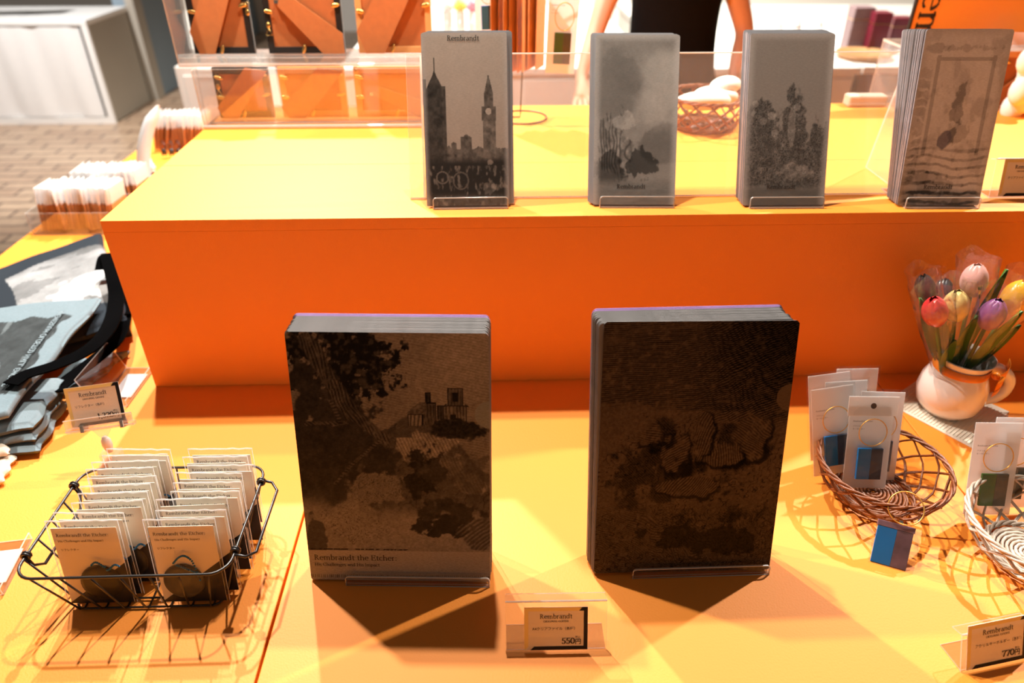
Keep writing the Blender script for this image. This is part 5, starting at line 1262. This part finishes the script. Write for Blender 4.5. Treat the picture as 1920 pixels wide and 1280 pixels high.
# ================================================================== PERSON
PY = 1.78
def P_(px, py, y=PY): return aty(px, py, y)
cxp = P_(1268, 60).x
root = thing('person', 'person in a black short-sleeved top standing behind the platform, arms at the sides', 'person', (cxp, PY+.05, FZ))
def skin(name, nodes, edges, m_, rootidx=0, sub=2):
    """nodes: (x, y, z, rx, ry) world"""
    me = bpy.data.meshes.new(name); o0 = Vector(root.location)
    me.from_pydata([tuple(Vector(n[:3])-o0) for n in nodes], edges, []); o = bpy.data.objects.new(name, me); COL.objects.link(o); o.parent = root
    md = o.modifiers.new('skin', 'SKIN'); sv = me.skin_vertices[0].data if me.skin_vertices else None
    if sv is None:
        bpy.context.view_layer.objects.active = o; bpy.ops.mesh.customdata_skin_add(); sv = me.skin_vertices[0].data
    for i, n in enumerate(nodes): sv[i].radius = (n[3], n[4]); sv[i].use_root = (i == rootidx)
    md.use_smooth_shade = True
    s_ = o.modifiers.new('sub', 'SUBSURF'); s_.levels = sub; s_.render_levels = sub
    me.materials.append(m_); return o
sL = P_(1163, -60); eL = P_(1116, 62, PY-.02); wL = P_(1088, 165, PY-.12); wL.z = .125
sR = P_(1378, -60); eR = P_(1398, 62, PY-.02); wR = P_(1372, 155, PY-.12); wR.z = .125
hipz = FZ+.88; yb = PY+.05
N = [(cxp, yb, hipz, .15, .11), (cxp, yb, hipz+.16, .125, .10), (cxp, yb, hipz+.36, .15, .11), (cxp, yb, hipz+.50, .12, .09), (cxp, yb-.005, hipz+.58, .055, .055), (cxp, yb-.02, hipz+.66, .065, .075), (cxp, yb-.02, hipz+.75, .078, .095), (cxp, yb-.01, hipz+.82, .05, .06)]
E_ = [(i, i+1) for i in range(7)]
def limb(pts, frm):
    i0 = len(N)
    for k, q_ in enumerate(pts): N.append(q_); E_.append((frm if k == 0 else i0+k-1, i0+k))
    return len(N)-1
def hand(wp, w_i, s):
    pal = (wp.x, wp.y-.05, wp.z-.045, .034, .018); pi = limb([pal], w_i)
    for k in range(4):
        ox = (-.027+.018*k)*s; L = (.062, .070, .066, .050)[k]
        limb([(wp.x+ox, wp.y-.085, wp.z-.066, .0095, .0095), (wp.x+ox*1.15, wp.y-.085-L*.5, wp.z-.085, .0088, .0088), (wp.x+ox*1.2, wp.y-.085-L*.9, wp.z-.098, .0075, .0075)], pi)
    limb([(wp.x-.034*s, wp.y-.055, wp.z-.055, .011, .011), (wp.x-.052*s, wp.y-.085, wp.z-.075, .009, .009)], pi)
for (s_, e_, w_, sg_) in ((sL, eL, wL, -1), (sR, eR, wR, 1)):
    sh = (cxp+sg_*.165, yb, hipz+.475, .055, .055)
    mid = (s_.x*.6+e_.x*.4, yb-.02, s_.z*.6+e_.z*.4, .046, .046)
    wi = limb([sh, mid, (e_.x, e_.y, e_.z, .038, .038), ((e_.x+w_.x)/2, (e_.y+w_.y)/2, (e_.z+w_.z)/2, .036, .034), (w_.x, w_.y, w_.z, .024, .021)], 3)
    hand(w_, wi, sg_)
for sg_ in (-1, 1):
    limb([(cxp+sg_*.095, yb, hipz-.08, .085, .085), (cxp+sg_*.10, yb-.01, hipz-.42, .058, .058), (cxp+sg_*.10, yb+.02, hipz-.80, .038, .038), (cxp+sg_*.11, yb-.09, hipz-.84, .036, .03), (cxp+sg_*.115, yb-.14, hipz-.845, .028, .022)], 0)
skin('body', N, E_, SKIN, 0, 1)
N, E_ = [(cxp, yb, hipz+.02, .185, .130), (cxp, yb, hipz+.16, .175, .122), (cxp, yb, hipz+.36, .185, .128), (cxp, yb, hipz+.50, .125, .095), (cxp, yb, hipz+.545, .075, .07)], [(0, 1), (1, 2), (2, 3), (3, 4)]
for (s_, e_, sg_) in ((sL, eL, -1), (sR, eR, 1)):
    sh = (cxp+sg_*.17, yb, hipz+.478, .068, .068); tgt = Vector((s_.x*.66+e_.x*.34, yb-.015, s_.z*.66+e_.z*.34))
    limb([sh, (tgt.x, tgt.y, tgt.z, .066, .066)], 3)
skin('black_top', N, E_, TEE, 1, 2)
N, E_ = [(cxp, yb, hipz+.04, .158, .12), (cxp, yb, hipz-.04, .16, .118)], [(0, 1)]
for sg_ in (-1, 1):
    limb([(cxp+sg_*.095, yb, hipz-.12, .098, .095), (cxp+sg_*.10, yb-.01, hipz-.42, .072, .072), (cxp+sg_*.10, yb+.02, hipz-.78, .055, .055)], 1)
skin('trousers', N, E_, JEAN, 0, 2)
hd = Vector((0, -.02, .88+.755)); m = MB(); vs = []
m.ball((0, .012, hd.z+.012), .088, .104, .118, 20, 14); m.ball((0, .05, hd.z-.06), .075, .06, .10, 16, 10); m.build('hair', HAIR, root, smooth=True)
m = MB(); m.ball((0, -.105, hd.z-.02), .012, .020, .022, 12, 8); m.build('nose', SKIN, root, smooth=True)
for sg_ in (-1, 1):
    m = MB(); m.ball((sg_*.030, -.098, hd.z+.008), .012, .008, .007, 12, 8); m.build('eye', HAIR, root, smooth=True)
    m = MB(); m.ball((sg_*.083, 0, hd.z-.015), .010, .018, .030, 12, 8); m.build('ear', SKIN, root, smooth=True)
m = MB(); m.ball((0, -.092, hd.z-.058), .024, .010, .006, 12, 8); m.build('mouth', mat('lips', (.45, .12, .10), .5), root, smooth=True)
